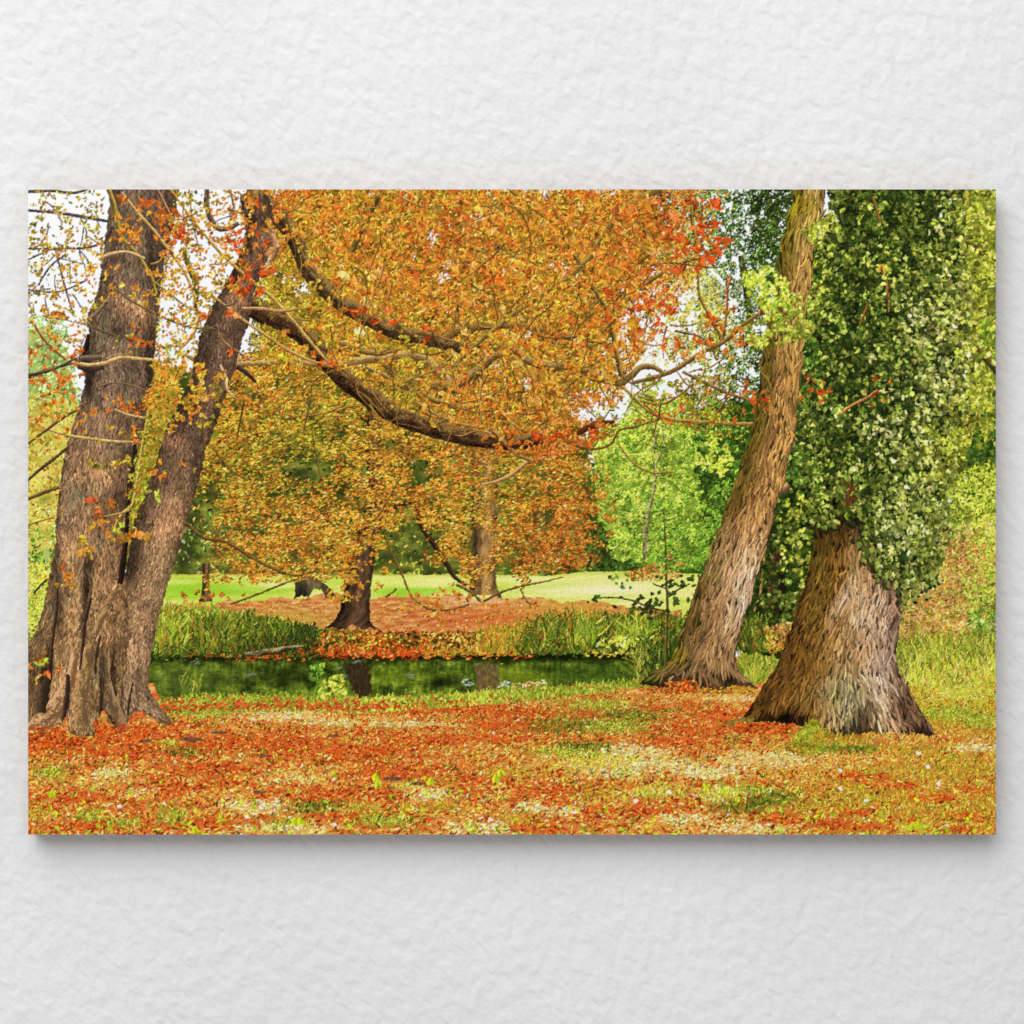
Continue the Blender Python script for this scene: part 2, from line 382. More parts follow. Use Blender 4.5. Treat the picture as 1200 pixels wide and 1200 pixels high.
# ================= far trees =================
holes = lambda th, c, sd: (lambda X, Y: (fbm(X / c, Y / c, sd, 3) > th).astype(float))
LF = [(30, 372), (75, 366), (90, 440), (98, 500), (100, 720), (30, 720)]
area([(30, 385), (60, 380), (78, 410), (88, 452), (88, 720), (30, 720)], p_far, mott([(0, (96, 130, 60)), (.5, (170, 188, 100)), (1, (214, 206, 120))], 26, 20, 41), 5)
LFA = [(50, 400, 'PG'), (75, 430, 'PG'), (45, 445, 'PG'), (60, 470, 'PG'), (45, 500, 'YL'), (80, 500, 'GM'), (60, 540, 'YL'), (80, 560, 'YL'), (40, 570, 'YL'), (70, 610, 'YL'), (45, 620, 'YL'), (60, 650, 'GM'), (45, 670, 'GD'), (60, 690, 'GM')]
foliage(LF, 2600, (3, 7), p_far, LFA, holes(-.12, 12, 301), dim=.0)
BG = [(150, 380), (240, 420), (300, 390), (420, 420), (560, 430), (640, 500), (720, 470), (760, 470), (860, 480), (900, 560), (900, 700), (150, 700)]
area([(170, 440), (250, 430), (420, 400), (640, 480), (690, 520), (700, 600), (690, 690), (170, 690)], p_back, mott([(0, (40, 50, 22)), (.45, (84, 90, 38)), (.75, (132, 134, 54)), (1, (176, 170, 84))], 26, 18, 43), 8)
BGA = [(180, 480, 'LY'), (200, 560, 'OY'), (230, 600, 'GD'), (225, 650, 'PG'), (210, 680, 'GM'), (300, 480, 'OL'), (350, 560, 'GX'), (280, 660, 'GM'), (320, 690, 'GM'), (400, 680, 'OL'), (470, 650, 'LD'), (480, 690, 'LY'), (500, 640, 'GX'), (540, 600, 'GD'), (620, 660, 'LD'), (660, 600, 'OL'), (680, 650, 'GD')]
foliage(BG, 5200, (3, 6.5), p_back, BGA, holes(-.15, 14, 303), dim=.05)
area([(140, 470), (175, 430), (215, 430), (200, 520), (170, 640), (140, 680)], p_back, mott([(0, (90, 84, 32)), (.5, (164, 140, 48)), (1, (214, 196, 100))], 10, 10, 44), 3)
foliage([(145, 470), (175, 430), (215, 430), (200, 520), (165, 640), (140, 680)], 800, (2, 4.5), p_back, [(185, 450, 'OY'), (190, 490, 'GM'), (175, 520, 'OY'), (170, 560, 'GM'), (180, 470, 'OL'), (200, 470, 'GD'), (160, 600, 'GM'), (165, 580, 'OY')])
area([(30, 470), (92, 466), (90, 560), (78, 640), (30, 650)], p_far, mott([(0, (136, 144, 56)), (.45, (206, 190, 84)), (1, (240, 216, 128))], 22, 14, 45), 5)
foliage([(30, 460), (94, 456), (90, 560), (80, 650), (30, 660)], 1100, (2.5, 6), p_far, [(45, 480, 'YL'), (75, 500, 'YL'), (45, 540, 'YL'), (70, 560, 'OY'), (40, 590, 'YL'), (60, 620, 'YL'), (50, 640, 'GM'), (85, 480, 'GM'), (40, 515, 'OY')], holes(-.1, 12, 304))
# dark wood + lime tree beyond the lawn
area([(690, 560), (730, 500), (800, 500), (860, 470), (905, 470), (905, 680), (690, 676)], p_dark, mott([(0, (26, 48, 22)), (.5, (60, 92, 34)), (1, (112, 146, 50))], 20, 16, 47), 6)
foliage([(800, 480), (905, 470), (905, 690), (690, 676), (680, 620), (760, 600)], 2600, (3, 7), p_dark, [(835, 560, 'GX'), (830, 590, 'GD'), (880, 520, 'GD'), (860, 540, 'GM'), (840, 620, 'GM'), (850, 650, 'GD'), (700, 655, 'GX'), (690, 640, 'GX'), (720, 660, 'GX')], holes(-.2, 14, 307), dim=.1)
LM = [(700, 520), (712, 498), (735, 480), (760, 462), (785, 480), (806, 500), (812, 540), (818, 580), (826, 620), (834, 650), (822, 664), (780, 672), (745, 664), (722, 655), (708, 620), (700, 580)]
area(LM, p_lime, mott([(0, (84, 104, 36)), (.4, (120, 146, 50)), (.75, (156, 184, 70)), (1, (190, 210, 104))], 20, 15, 49), 9, 14)
LMA = [(752, 600, 'YL'), (748, 575, 'LY'), (730, 500, 'LY'), (755, 480, 'LM'), (790, 500, 'LM'), (720, 545, 'LM'), (745, 590, 'LY'), (755, 560, 'LM'), (765, 540, 'LY'), (790, 570, 'LM'), (800, 610, 'LM'), (780, 640, 'LD'), (735, 640, 'LM'), (820, 640, 'LD'), (710, 600, 'LM'), (765, 610, 'LD'), (750, 655, 'LM')]
foliage(LM, 8000, (1.8, 4.2), p_lime, LMA, holes(-.12, 16, 311), dim=.0, clump=22, spread=1.2, amp=.8)
stroke([(757, 655, 3.6), (756, 630, 2.6), (760, 600, 2.2), (768, 560, 1.6), (766, 530, 1.4), (770, 505, 1.2)], p_limet, (150, 140, 96), rough=.2)
stroke([(768, 545, 1.2), (778, 520, 1), (776, 498, .8)], p_limet, (150, 140, 100))
foliage([(696, 540), (704, 505), (730, 478), (760, 458), (790, 474), (812, 498), (822, 560), (836, 640), (826, 670), (770, 668), (740, 660), (715, 650), (700, 600)], 2600, (1.8, 4.4), p_lime, LMA, holes(.1, 9, 313), clump=12, spread=1.2, amp=.5)
foliage([(800, 505), (840, 500), (860, 540), (845, 560), (815, 545)], 420, (3, 7), p_lime, [(820, 520, 'LM'), (845, 535, 'LY')], holes(-.1, 10, 317))
foliage([(830, 575), (852, 560), (862, 600), (846, 640), (826, 630)], 350, (3, 6), p_lime, [(840, 590, 'LD')], holes(-.1, 10, 318))
foliage([(690, 500), (760, 440), (850, 470), (860, 510), (770, 500), (720, 530), (700, 560)], 1500, (3, 7), p_lime, [(720, 490, 'LM'), (700, 540, 'LY'), (790, 470, 'OL'), (830, 490, 'GM'), (750, 470, 'LM')], holes(-.02, 14, 319))
foliage(LM, 1500, (1.8, 4.2), p_lime, [(735, 600, 'LD'), (790, 560, 'LD'), (760, 640, 'GM'), (810, 640, 'GM'), (725, 530, 'LD')], holes(.16, 14, 315), clump=12, spread=1.2, amp=.5)
# bush and red shrub at its foot
foliage([(722, 662), (740, 655), (752, 668), (748, 676), (722, 674)], 260, (2.5, 5), p_dark, [(735, 665, 'GD')])

# dark tree at the top, behind the leaning trunk
DK = [(745, 222), (940, 222), (930, 300), (910, 360), (900, 470), (870, 520), (800, 500), (790, 450), (840, 430), (830, 380), (790, 340), (760, 300)]
stroke([(868, 300, 3), (873, 330, 4), (880, 380, 3)], p_darkt, (84, 74, 50))
DKA = [(860, 240, 'GD'), (905, 250, 'GD'), (890, 290, 'GX'), (905, 310, 'GM'), (850, 300, 'GD'), (845, 330, 'PG'), (870, 350, 'GD'), (890, 400, 'GX'), (850, 430, 'GM'), (820, 420, 'OL'), (860, 480, 'GD'), (830, 480, 'OL'), (880, 460, 'GX'), (820, 360, 'YL'), (835, 250, 'GM')]
foliage(DK, 8600, (2, 5), p_dark, DKA + [(770, 240, 'GD'), (800, 260, 'GM'), (790, 300, 'OL')], holes(-.16, 10, 331), dim=.05)
foliage([(880, 222), (940, 222), (925, 310), (905, 340), (880, 320)], 900, (3, 7), p_dark, [(905, 250, 'GX'), (900, 310, 'GD')], holes(-.2, 10, 333), dim=.1)
foliage([(780, 340), (840, 330), (850, 390), (830, 430), (780, 420)], 900, (3, 6), p_lime, [(800, 360, 'YL'), (815, 400, 'OL'), (840, 410, 'GM')], holes(-.05, 12, 337))

# right edge foliage
area([(1060, 215), (1175, 215), (1175, 700), (1060, 700)], p_edge, mott([(0, (62, 78, 26)), (.45, (122, 134, 44)), (1, (190, 192, 90))], 24, 20, 53), 4)
EDA = [(1150, 250, 'YG'), (1120, 240, 'IV'), (1155, 300, 'YG'), (1150, 350, 'YG'), (1140, 420, 'YG'), (1160, 400, 'LD'), (1150, 470, 'YG'), (1155, 530, 'GD'), (1145, 560, 'GD'), (1150, 590, 'GD'), (1130, 610, 'GM'), (1155, 620, 'LY'), (1160, 580, 'LY'), (1120, 640, 'YG'), (1150, 660, 'LY')]
foliage([(1070, 215), (1175, 215), (1175, 700), (1070, 700)], 4200, (3, 8), p_edge, EDA, holes(-.3, 16, 341), jit=14)
stroke([(1125, 283, 3), (1140, 291, 4.2), (1155, 297, 4.4), (1170, 303, 4.8)], p_edget, (84, 58, 36), rough=.2)
stroke([(1140, 405, 2.5), (1155, 420, 4), (1170, 436, 5)], p_edget2, (96, 84, 44), rough=.2)

# ================= lawn =================
def lawn_fn(X, Y):
    t = fbm(X / 90, Y / 9, 61, 4); c = ramp(.5 + t * .9, [(0, C(172, 204, 62)), (.4, C(206, 220, 92)), (.7, C(228, 230, 132)), (1, C(242, 236, 172))])
    c = mix(c, C(244, 238, 186), .85 * gau(X, Y, 720, 690, 100, 11)); c = mix(c, C(250, 232, 200), .7 * gau(X, Y, 745, 691, 80, 2.2))
    c = mix(c, C(134, 196, 34), .8 * gau(X, Y, 240, 692, 70, 9)); c = mix(c, C(128, 200, 40), .75 * gau(X, Y, 475, 694, 45, 6))
    c = mix(c, C(232, 236, 130), .7 * gau(X, Y, 470, 682, 60, 5)); c = mix(c, C(200, 196, 92), .7 * gau(X, Y, 690, 670, 60, 3))
    c = mix(c, C(232, 228, 120), .6 * gau(X, Y, 790, 690, 40, 14)); c = mix(c, C(190, 150, 70), .6 * (1 - sst(672, 676, Y))[:, None] * (X < 620)[:, None])
    return c * (1 + .07 * fbm(X / 4, Y / 2, 67, 2))[:, None]
area([(20, 676), (300, 672), (640, 674), (690, 669), (905, 674), (905, 760), (20, 800)], p_lawn, lawn_fn, 1, 30)
foliage([(730, 672), (770, 660), (800, 674), (790, 680), (740, 680)], 240, (2, 5), p_pink, [(760, 674, 'PK'), (752, 664, 'RED')], jit=8)
foliage([(28, 660), (70, 660), (62, 730), (36, 790), (28, 790)], 900, (2.5, 6), p_far, [(50, 680, 'YGR'), (45, 720, 'LY'), (38, 750, 'GRD'), (34, 770, 'GX')], jit=10)
# leaf carpet under the orange trees
def carpet_fn(X, Y):
    t = fbm(X / 14, Y / 3.5, 71, 4)
    c = ramp(.5 + t, [(0, C(170, 92, 50)), (.4, C(204, 128, 72)), (.7, C(222, 156, 92)), (1, C(234, 190, 128))])
    c = mix(c, C(214, 170, 70), .7 * gau(X, Y, 660, 715, 70, 14)); c = mix(c, C(186, 176, 60), .6 * gau(X, Y, 330, 726, 60, 12))
    c = mix(c, C(206, 90, 46), .5 * gau(X, Y, 560, 725, 70, 10)); c = mix(c, C(240, 200, 150), .7 * gau(X, Y, 560, 703, 50, 6))
    return c * (1 + .14 * fbm(X / 3, Y / 1.6, 73, 2))[:, None]
area([(180, 708), (260, 706), (360, 700), (380, 695), (440, 701), (500, 697), (560, 700), (640, 702), (720, 708), (800, 714), (800, 745), (180, 745)], p_bank, carpet_fn, 4, 26)
foliage([(190, 706), (300, 704), (420, 702), (640, 706), (760, 714), (760, 740), (420, 742), (200, 714)], 800, (1.2, 2.6), p_bank, [(250, 709, 'RED'), (330, 712, 'TAN'), (400, 725, 'TAN'), (460, 715, 'TAN'), (500, 728, 'RED'), (560, 720, 'TAN'), (600, 735, 'RED'), (650, 715, 'OGR'), (700, 712, 'OGR'), (740, 718, 'OGR')], asp=.5, spread=.5, jit=18)
# far bank grass
def bank_fn(X, Y):
    t = fbm(X / 6, Y / 12, 79, 4); d = sst(716, 766, Y)
    c = ramp(.5 + t * .9 - .45 * d + .12, [(0, C(30, 34, 12)), (.3, C(76, 96, 26)), (.6, C(138, 170, 48)), (1, C(186, 202, 80))])
    r = np.exp(-((X - 480) / 85) ** 2)[:, None]
    k = ramp(.5 + fbm(X / 5, Y / 3.4, 83, 4) - .35 * d + .1, [(0, C(44, 24, 12)), (.35, C(120, 52, 24)), (.65, C(182, 88, 44)), (1, C(216, 146, 88))])
    return mix(c, k, r)
area([(170, 716), (230, 714), (300, 722), (360, 734), (440, 740), (520, 740), (580, 738), (640, 728), (690, 722), (760, 722), (830, 730), (830, 772), (600, 770), (450, 772), (300, 774), (170, 776)], p_bank, bank_fn, 3, 9)
foliage([(350, 738), (440, 742), (560, 742), (640, 735), (640, 768), (330, 772)], 1900, (1.6, 4.2), p_bank, [(380, 750, 'GRD'), (430, 745, 'OGR'), (400, 762, 'RED'), (450, 758, 'RED'), (470, 745, 'GRD'), (500, 765, 'RED'), (510, 748, 'OGR'), (480, 756, 'GX'), (540, 762, 'GX'), (545, 758, 'TAN'), (570, 748, 'OGR'), (590, 765, 'RED'), (620, 752, 'OGR'), (530, 740, 'TAN'), (600, 738, 'OGR')], asp=.5, jit=14, clump=7, lum=.2)
GB = [(172, 712), (230, 712), (300, 722), (372, 738), (372, 764), (172, 770)]
foliage([(200, 745), (380, 748), (380, 770), (190, 772)], 900, (2, 4.5), p_bank, [(230, 758, 'GX'), (280, 760, 'OGR'), (330, 764, 'RED'), (250, 768, 'RED'), (300, 750, 'GRD')], jit=12, lum=.2)
blades(GB, 2000, (4, 12), p_bank, [(200, 718, 'GR'), (250, 726, 'GR'), (300, 730, 'GRD'), (200, 750, 'GRD'), (240, 752, 'GRD'), (290, 752, 'GRD'), (350, 752, 'GX'), (320, 735, 'GRD'), (185, 735, 'GR'), (240, 764, 'GX'), (300, 764, 'GX'), (190, 764, 'GX')], jit=8, lean=.6, wid=.9)
blades([(176, 730), (206, 732), (214, 764), (176, 768)], 260, (16, 34), p_bank, [(190, 745, 'GR')], lean=.5, wid=1.1)
blades([(232, 738), (262, 738), (268, 768), (230, 768)], 190, (16, 30), p_bank, [(250, 745, 'GRD')], lean=.4, wid=1.1)
GB2 = [(570, 742), (640, 726), (700, 722), (800, 726), (812, 768), (560, 768)]
foliage([(560, 735), (650, 728), (800, 735), (800, 768), (560, 768)], 1500, (2.4, 5.5), p_bank, [(580, 755, 'OGR'), (620, 750, 'GRD'), (660, 752, 'GX'), (690, 758, 'GRD'), (715, 760, 'PALE'), (740, 752, 'GRD'), (770, 750, 'GX'), (735, 760, 'YGR'), (650, 764, 'RED')], jit=10, lum=.2)
blades(GB2, 2100, (5, 15), p_bank, [(590, 745, 'OGR'), (630, 745, 'GRD'), (660, 735, 'GRD'), (680, 730, 'OGR'), (720, 735, 'GRD'), (760, 740, 'GRD'), (790, 740, 'GRD'), (620, 760, 'GRD'), (680, 760, 'GX'), (720, 758, 'GRD'), (770, 760, 'GX')], jit=11, lean=.55, wid=1.0)
blades([(640, 742), (690, 740), (700, 768), (625, 768)], 260, (18, 36), p_bank, [(650, 745, 'GRD'), (680, 745, 'GR')], lean=.5, wid=1.1)
blades([(730, 742), (760, 738), (760, 768), (720, 768)], 130, (16, 30), p_bank, [(740, 745, 'GR')], lean=.6, wid=1.1)
foliage([(700, 748), (760, 745), (765, 766), (690, 766)], 300, (3, 6.5), p_bank, [(715, 762, 'YGR'), (740, 758, 'LY'), (750, 752, 'GD'), (705, 755, 'GD')], jit=7)

# ================= pond =================
def pond_fn(X, Y):
    yy = Y - 768
    t = fbm(X / 20, Y / 12, 91, 4) + .5 * fbm(X / 4, Y / 13, 93, 3) + .25 * fbm(X / 7, Y / 1.4, 95, 2)
    c = ramp(.47 + t * .8, [(0, C(30, 40, 12)), (.35, C(66, 84, 26)), (.6, C(100, 120, 36)), (.85, C(144, 158, 52)), (1, C(184, 194, 90))])
    c = mix(c, C(92, 108, 44), .6 * gau(X, Y, 220, 797, 70, 20)); c = mix(c, C(28, 36, 12), .6 * gau(X, Y, 350, 790, 50, 14))
    c = mix(c, C(128, 146, 34), .55 * gau(X, Y, 465, 792, 40, 12)); c = mix(c, C(150, 156, 36), .55 * gau(X, Y, 612, 796, 34, 14))
    c = mix(c, C(66, 92, 30), .5 * gau(X, Y, 690, 792, 60, 20)); c = mix(c, C(20, 30, 10), .75 * gau(X, Y, 520, 800, 20, 5))
    c = mix(c, C(20, 24, 10), (.92 * (1 - sst(1, 11, yy + 2 * fbm(X / 12, Y / 6, 97, 2))))[:, None])
    return c * (1 + .16 * fbm(X / 9, Y / 1.1, 99, 2))[:, None]
area([(168, 772), (240, 769), (300, 771), (400, 769), (520, 767), (640, 767), (720, 766), (810, 764), (810, 840), (168, 840)], p_pond, pond_fn, 2.2, 16)
blades([(176, 756), (300, 762), (420, 764), (600, 762), (800, 758), (800, 766), (600, 769), (420, 772), (176, 770)], 700, (4, 13), p_bank, [(220, 765, 'GRD'), (300, 765, 'GX'), (450, 768, 'RED'), (560, 766, 'OGR'), (650, 764, 'GRD'), (740, 764, 'GX')], jit=16, lean=.9, wid=.9)
for (xa, xb, ya, yb, c) in [(402, 436, 778, 816, (62, 50, 30)), (556, 586, 778, 812, (112, 94, 56))]:      # reflected trunks
    area([(xa, ya), (xb - 3, ya), (xb, yb), (xb - 8, yb + 6), (xa + 16 if xa < 500 else xa + 4, yb + 4)], p_pond, lambda X, Y, c=c: C(*c)[None] * (1 + .5 * fbm(X / 3, Y / 8, 101, 3))[:, None], 2, 6)
foliage([(174, 778), (790, 774), (760, 808), (400, 818), (174, 816)], 160, (1.5, 3.5), p_pond, [(220, 795, 'GRD'), (330, 795, 'GX'), (460, 795, 'LY'), (440, 800, 'GRD'), (520, 800, 'GX'), (540, 790, 'OL'), (610, 800, 'LY'), (660, 790, 'GRD'), (720, 795, 'GRD'), (380, 800, 'GX')], holes(.06, 12, 345), spread=.35, asp=.3, jit=16, dim=.25, lum=.16)
foliage([(600, 800), (640, 796), (640, 806), (600, 808)], 40, (2, 6), p_pond, [(560, 800, 'PALE')], spread=.3)
for x, y, l in [(550, 802, 8), (545, 797, 5), (590, 803, 10), (596, 799, 6), (294, 790, 8), (398, 781, 6), (418, 775, 5), (480, 791, 7), (405, 792, 5), (228, 776, 7)]:
    stamp(np.full(3, x) + rng.normal(0, 2, 3), np.full(3, y) + rng.normal(0, 1, 3), rng.normal(0, .2, 3), np.full(3, float(l)), np.full(3, 1.0), np.repeat(C(214, 216, 214)[None], 3, 0) * (1 if x > 520 else .62), p_pond)
# leaves floating along the far edge, log
foliage([(180, 767), (400, 767), (600, 764), (760, 764), (760, 769), (600, 772), (400, 775), (180, 774)], 300, (1.8, 5), p_bank, [(300, 768, 'RED'), (450, 769, 'RED'), (600, 767, 'RED'), (730, 766, 'OGR'), (370, 768, 'GX'), (240, 768, 'GX'), (660, 766, 'GX')], holes(-.05, 13, 347), spread=.35, asp=.4, lum=.2)
stroke([(288, 767, 2.6), (305, 765, 3.2), (325, 762, 3.0), (340, 759, 2.2), (356, 757, 1.0)], p_log, (118, 100, 66), lit=(176, 158, 112), dark=(44, 36, 22), rough=.25)

# ================= near bank: grass edge and leaf litter =================
PATCH = []   # light, green and red patches as the picture shows them: x, y, rx, ry, palette, strength
for a in [(330, 838, 60, 7, 'PALE'), (385, 846, 50, 4.5, 'PALE'), (478, 848, 60, 4, 'PALE'), (440, 842, 40, 4, 'TAN'), (130, 905, 30, 6, 'PALE'), (170, 926, 30, 5, 'PALE'), (120, 915, 60, 9, 'TAN'),
          (350, 912, 30, 6, 'PALE'), (370, 905, 60, 12, 'TAN'), (500, 930, 34, 9, 'PALE'), (480, 920, 20, 5, 'YGR'), (570, 970, 60, 10, 'PALE'), (540, 955, 60, 8, 'TAN'), (560, 880, 80, 8, 'TAN'), (620, 945, 20, 6, 'PALE'), (660, 950, 50, 7, 'PALE'),
          (300, 945, 50, 10, 'PALE'), (330, 970, 70, 8, 'PALE'), (270, 930, 40, 8, 'TAN'), (700, 890, 70, 18, 'YGR'), (740, 880, 55, 12, 'PALE'), (770, 895, 60, 8, 'PALE'), (720, 905, 50, 9, 'PALE'), (830, 905, 50, 9, 'PALE'), (870, 890, 40, 8, 'PALE'), (845, 930, 36, 12, 'YGR'), (800, 960, 60, 8, 'PALE'), (880, 970, 60, 9, 'PALE'), (790, 965, 50, 12, 'TAN'), (920, 890, 60, 12, 'PALE'), (960, 895, 50, 12, 'TAN'), (640, 895, 60, 8, 'TAN'), (820, 815, 60, 5, 'TAN'), (860, 818, 40, 4, 'PALE'),
          (700, 825, 50, 9, 'GR'), (740, 838, 40, 9, 'GRD'), (660, 850, 60, 10, 'GRD'), (720, 850, 50, 10, 'GR'), (690, 875, 40, 8, 'GRD'), (660, 880, 40, 8, 'GR'), (610, 815, 60, 6, 'GR'), (240, 835, 40, 8, 'GR'), (200, 870, 14, 6, 'GR'), (215, 880, 30, 7, 'GRD'), (420, 945, 30, 9, 'OGR'), (370, 945, 40, 8, 'GRD'), (450, 960, 40, 10, 'GR'), (330, 965, 20, 9, 'GR'), (200, 955, 24, 12, 'GR'), (110, 955, 24, 10, 'GR'), (60, 905, 24, 10, 'GR'), (45, 955, 22, 12, 'OGR'), (145, 965, 30, 8, 'GR'), (600, 960, 24, 9, 'OGR'), (520, 945, 30, 8, 'OGR'), (600, 905, 40, 8, 'OGR'), (770, 925, 40, 9, 'YGR'), (700, 930, 40, 8, 'OGR'), (730, 905, 24, 6, 'GR'), (910, 935, 40, 10, 'GRD'), (870, 945, 40, 9, 'GRD'), (880, 925, 30, 7, 'GR'), (1000, 875, 40, 8, 'GRD'), (960, 872, 30, 8, 'GRD'), (1050, 900, 40, 10, 'OGR'), (1090, 950, 40, 14, 'OGR'), (1120, 900, 50, 16, 'OGR'), (1150, 940, 30, 20, 'OGR'), (970, 945, 40, 12, 'OGR'), (1040, 930, 40, 12, 'OGR'), (1070, 968, 26, 6, 'YGR'), (1000, 930, 30, 10, 'OGR'), (1080, 880, 40, 8, 'OGR'), (1010, 890, 50, 9, 'TAN'), (1140, 875, 30, 6, 'PALE'), (1165, 876, 20, 4, 'PALE'),
          (850, 838, 60, 8, 'RED'), (900, 855, 30, 6, 'RED'), (840, 800, 30, 4, 'RED'), (60, 870, 60, 8, 'RED'), (150, 880, 80, 10, 'RED'), (250, 870, 60, 9, 'RED'), (330, 870, 80, 10, 'RED'), (420, 880, 90, 9, 'RED'), (450, 905, 80, 8, 'RED'), (520, 865, 90, 8, 'RED'), (600, 850, 60, 6, 'RED'), (600, 835, 60, 6, 'RED'), (540, 830, 60, 6, 'RED'), (90, 935, 50, 7, 'RED'), (200, 925, 60, 8, 'RED'), (250, 900, 60, 8, 'RED'), (420, 930, 70, 7, 'RED'), (560, 915, 40, 6, 'RED'), (650, 925, 50, 7, 'RED'), (690, 950, 40, 7, 'RED'), (620, 970, 40, 7, 'RED'), (780, 870, 60, 7, 'RED'), (820, 855, 50, 7, 'RED'), (760, 950, 40, 7, 'RED'), (1050, 920, 36, 5, 'RED'), (1000, 950, 30, 6, 'RED'), (1010, 968, 50, 6, 'RED'), (1090, 935, 36, 5, 'RED'), (1140, 925, 24, 6, 'RED'), (1135, 955, 26, 6, 'RED'), (970, 965, 30, 7, 'RED'), (920, 960, 40, 7, 'RED'), (1010, 910, 40, 5, 'RED'), (100, 968, 60, 8, 'RED'), (250, 965, 40, 8, 'RED'), (390, 955, 30, 6, 'RED'), (1120, 972, 30, 4, 'RED'),
          (1110, 790, 60, 16, 'GR'), (1130, 810, 50, 10, 'YGR'), (1110, 835, 40, 10, 'GR'), (1150, 845, 30, 10, 'GR'), (1100, 850, 30, 6, 'OGR'), (900, 780, 30, 14, 'GR')]:
    PATCH.append(a)
def litter_fn(X, Y):
    d = (Y - 800) / 178
    sx = 26 + 34 * d; sy = 7 + 12 * d
    t = fbm(X / 42, Y / 12, 111, 4) * .9 + fbm(X / 9, Y / 4, 113, 3) * .5
    c = ramp(.5 + t * .8, [(0, C(134, 60, 28)), (.3, C(206, 94, 46)), (.6, C(226, 138, 74)), (.85, C(240, 182, 112)), (1, C(248, 214, 154))])
    g = sst(.05, .5, fbm(X / 34, Y / 9, 117, 3))[:, None]
    c = mix(c, C(170, 158, 54), .75 * g)
    c = mix(c, C(204, 160, 62), (.65 * sst(820, 960, X) * sst(848, 880, Y))[:, None]); c = mix(c, C(196, 198, 62), (.85 * sst(1040, 1075, X) * (1 - sst(838, 862, Y)))[:, None])
    for x, y, rx, ry, pn in PATCH:
        m = (np.abs(X - x) < 2.2 * rx) & (np.abs(Y - y) < 2.2 * ry)
        if m.any():
            w_, c_ = _pal[pn]; q = (w_[:, None] * c_).sum(0)
            c[m] = mix(c[m], q[None], .62 * np.clip(gau(X[m], Y[m], x, y, rx, ry) * 1.3 * (1 + .9 * fbm(X[m] / 12, Y[m] / 4, 121, 3))[:, None], 0, 1))
    return c * (1 + .20 * fbm(X / 2.6, Y / 1.8, 119, 2) + .16 * fbm(X / 9, Y / 3.5, 125, 3))[:, None]
area([(20, 800), (180, 800), (190, 826), (240, 818), (330, 816), (440, 817), (520, 813), (600, 808), (680, 803), (760, 798), (860, 770), (905, 745), (940, 740), (1180, 740), (1180, 990), (20, 990)], p_litter, litter_fn, 2, 9)

def litter_colour(X, Y):
    """palette by patch; outside the patches by streaky noise"""
    n = len(X); best = np.full(n, .55); who = np.full(n, -1)
    nz = fbm(X / 16, Y / 5, 131, 3) * .4
    for i, (x, y, rx, ry, p) in enumerate(PATCH):
        w = np.exp(-((X - x) / rx) ** 2 - ((Y - y) / ry) ** 2) + nz * .6 + rng.normal(0, .16, n)
        m = w > best; best[m] = w[m]; who[m] = i
    t = fbm(X / 30, Y / 9, 133, 3) + rng.normal(0, .2, n); right = sst(860, 980, X + rng.normal(0, 40, n)) > .5
    nm = np.where(right, np.where(t > .22, 'TAN', np.where(t < -.35, 'RED', 'OGR')), np.where(t > .16, 'TAN', np.where(t < -.42, 'GRD', np.where(t < -.26, 'OGR', 'RED')))).astype('U6')
    for i in range(len(PATCH)): nm[who == i] = PATCH[i][4]
    col = np.zeros((n, 3), np.float32)
    for k in PAL:
        m = nm == k
        if m.any(): w, c = _pal[k]; col[m] = c[rng.choice(len(w), m.sum(), p=w)] * .78 + .22 * (w[:, None] * c).sum(0)
    return col, np.isin(nm, ['GR', 'GRD', 'YGR', 'OGR'])
LIT = [(20, 848), (150, 842), (190, 830), (240, 820), (330, 818), (440, 820), (520, 818), (600, 812), (680, 808), (760, 801), (830, 796), (905, 792), (905, 790), (1180, 770), (1180, 985), (20, 985)]
def litter(n, k, part=1.0):
    X, Y = scatter(LIT, n, lambda X, Y: np.clip(1.25 - (Y - 800) / 220, .3, 1)); o = np.argsort(Y + rng.normal(0, 12, len(Y))); X, Y = X[o], Y[o]
    d = np.clip((Y - 800) / 178, 0, 1); col, gr = litter_colour(X, Y); L = (1.9 + 3.3 * d) * rng.uniform(.45, 1.7, len(X)) * k
    A = np.where(gr, rng.normal(-np.pi / 2, .75, len(X)), rng.normal(0, .65, len(X))); Wd = L * np.where(gr, .17, .26) * rng.uniform(.5, 1.4, len(X))
    col = jitter(col * (1 + .22 * fbm(X / 10, Y / 5, 137, 2))[:, None], .15)
    h = rng.random(len(X)) < .38; stamp(X[h] + .4, Y[h] + .5 + .4 * d[h], A[h], L[h], Wd[h], np.clip(col[h] * .58, 0, 1), p_litter)   # leaf shadows of the picture, inked as darker offset copies
    stamp(X, Y, A, L, np.maximum(Wd, .5), np.clip(col * 1.16, 0, 1), p_litter, curve=rng.normal(0, .4, len(X)), shade=.2)
litter(19000, 1.0); litter(15000, .95)
# bare soil
for x, y, rx, ry in [(258, 858, 14, 3), (225, 866, 20, 4), (170, 868, 12, 3), (462, 912, 16, 4), (490, 918, 12, 3), (310, 885, 12, 2.5), (305, 928, 12, 2.5), (392, 862, 12, 2)]:
    X, Y = cells(x - 2 * rx, y - 2 * ry, x + 2 * rx, y + 2 * ry); m = (gau(X, Y, x, y, rx, ry)[:, 0] + .35 * fbm(X / 5, Y / 2, 139, 3)) > .62
    put(X[m], Y[m], ramp(.5 + fbm(X[m] / 4, Y[m] / 1.5, 141, 3), [(0, C(84, 52, 38)), (1, C(160, 112, 80))]), p_litter)
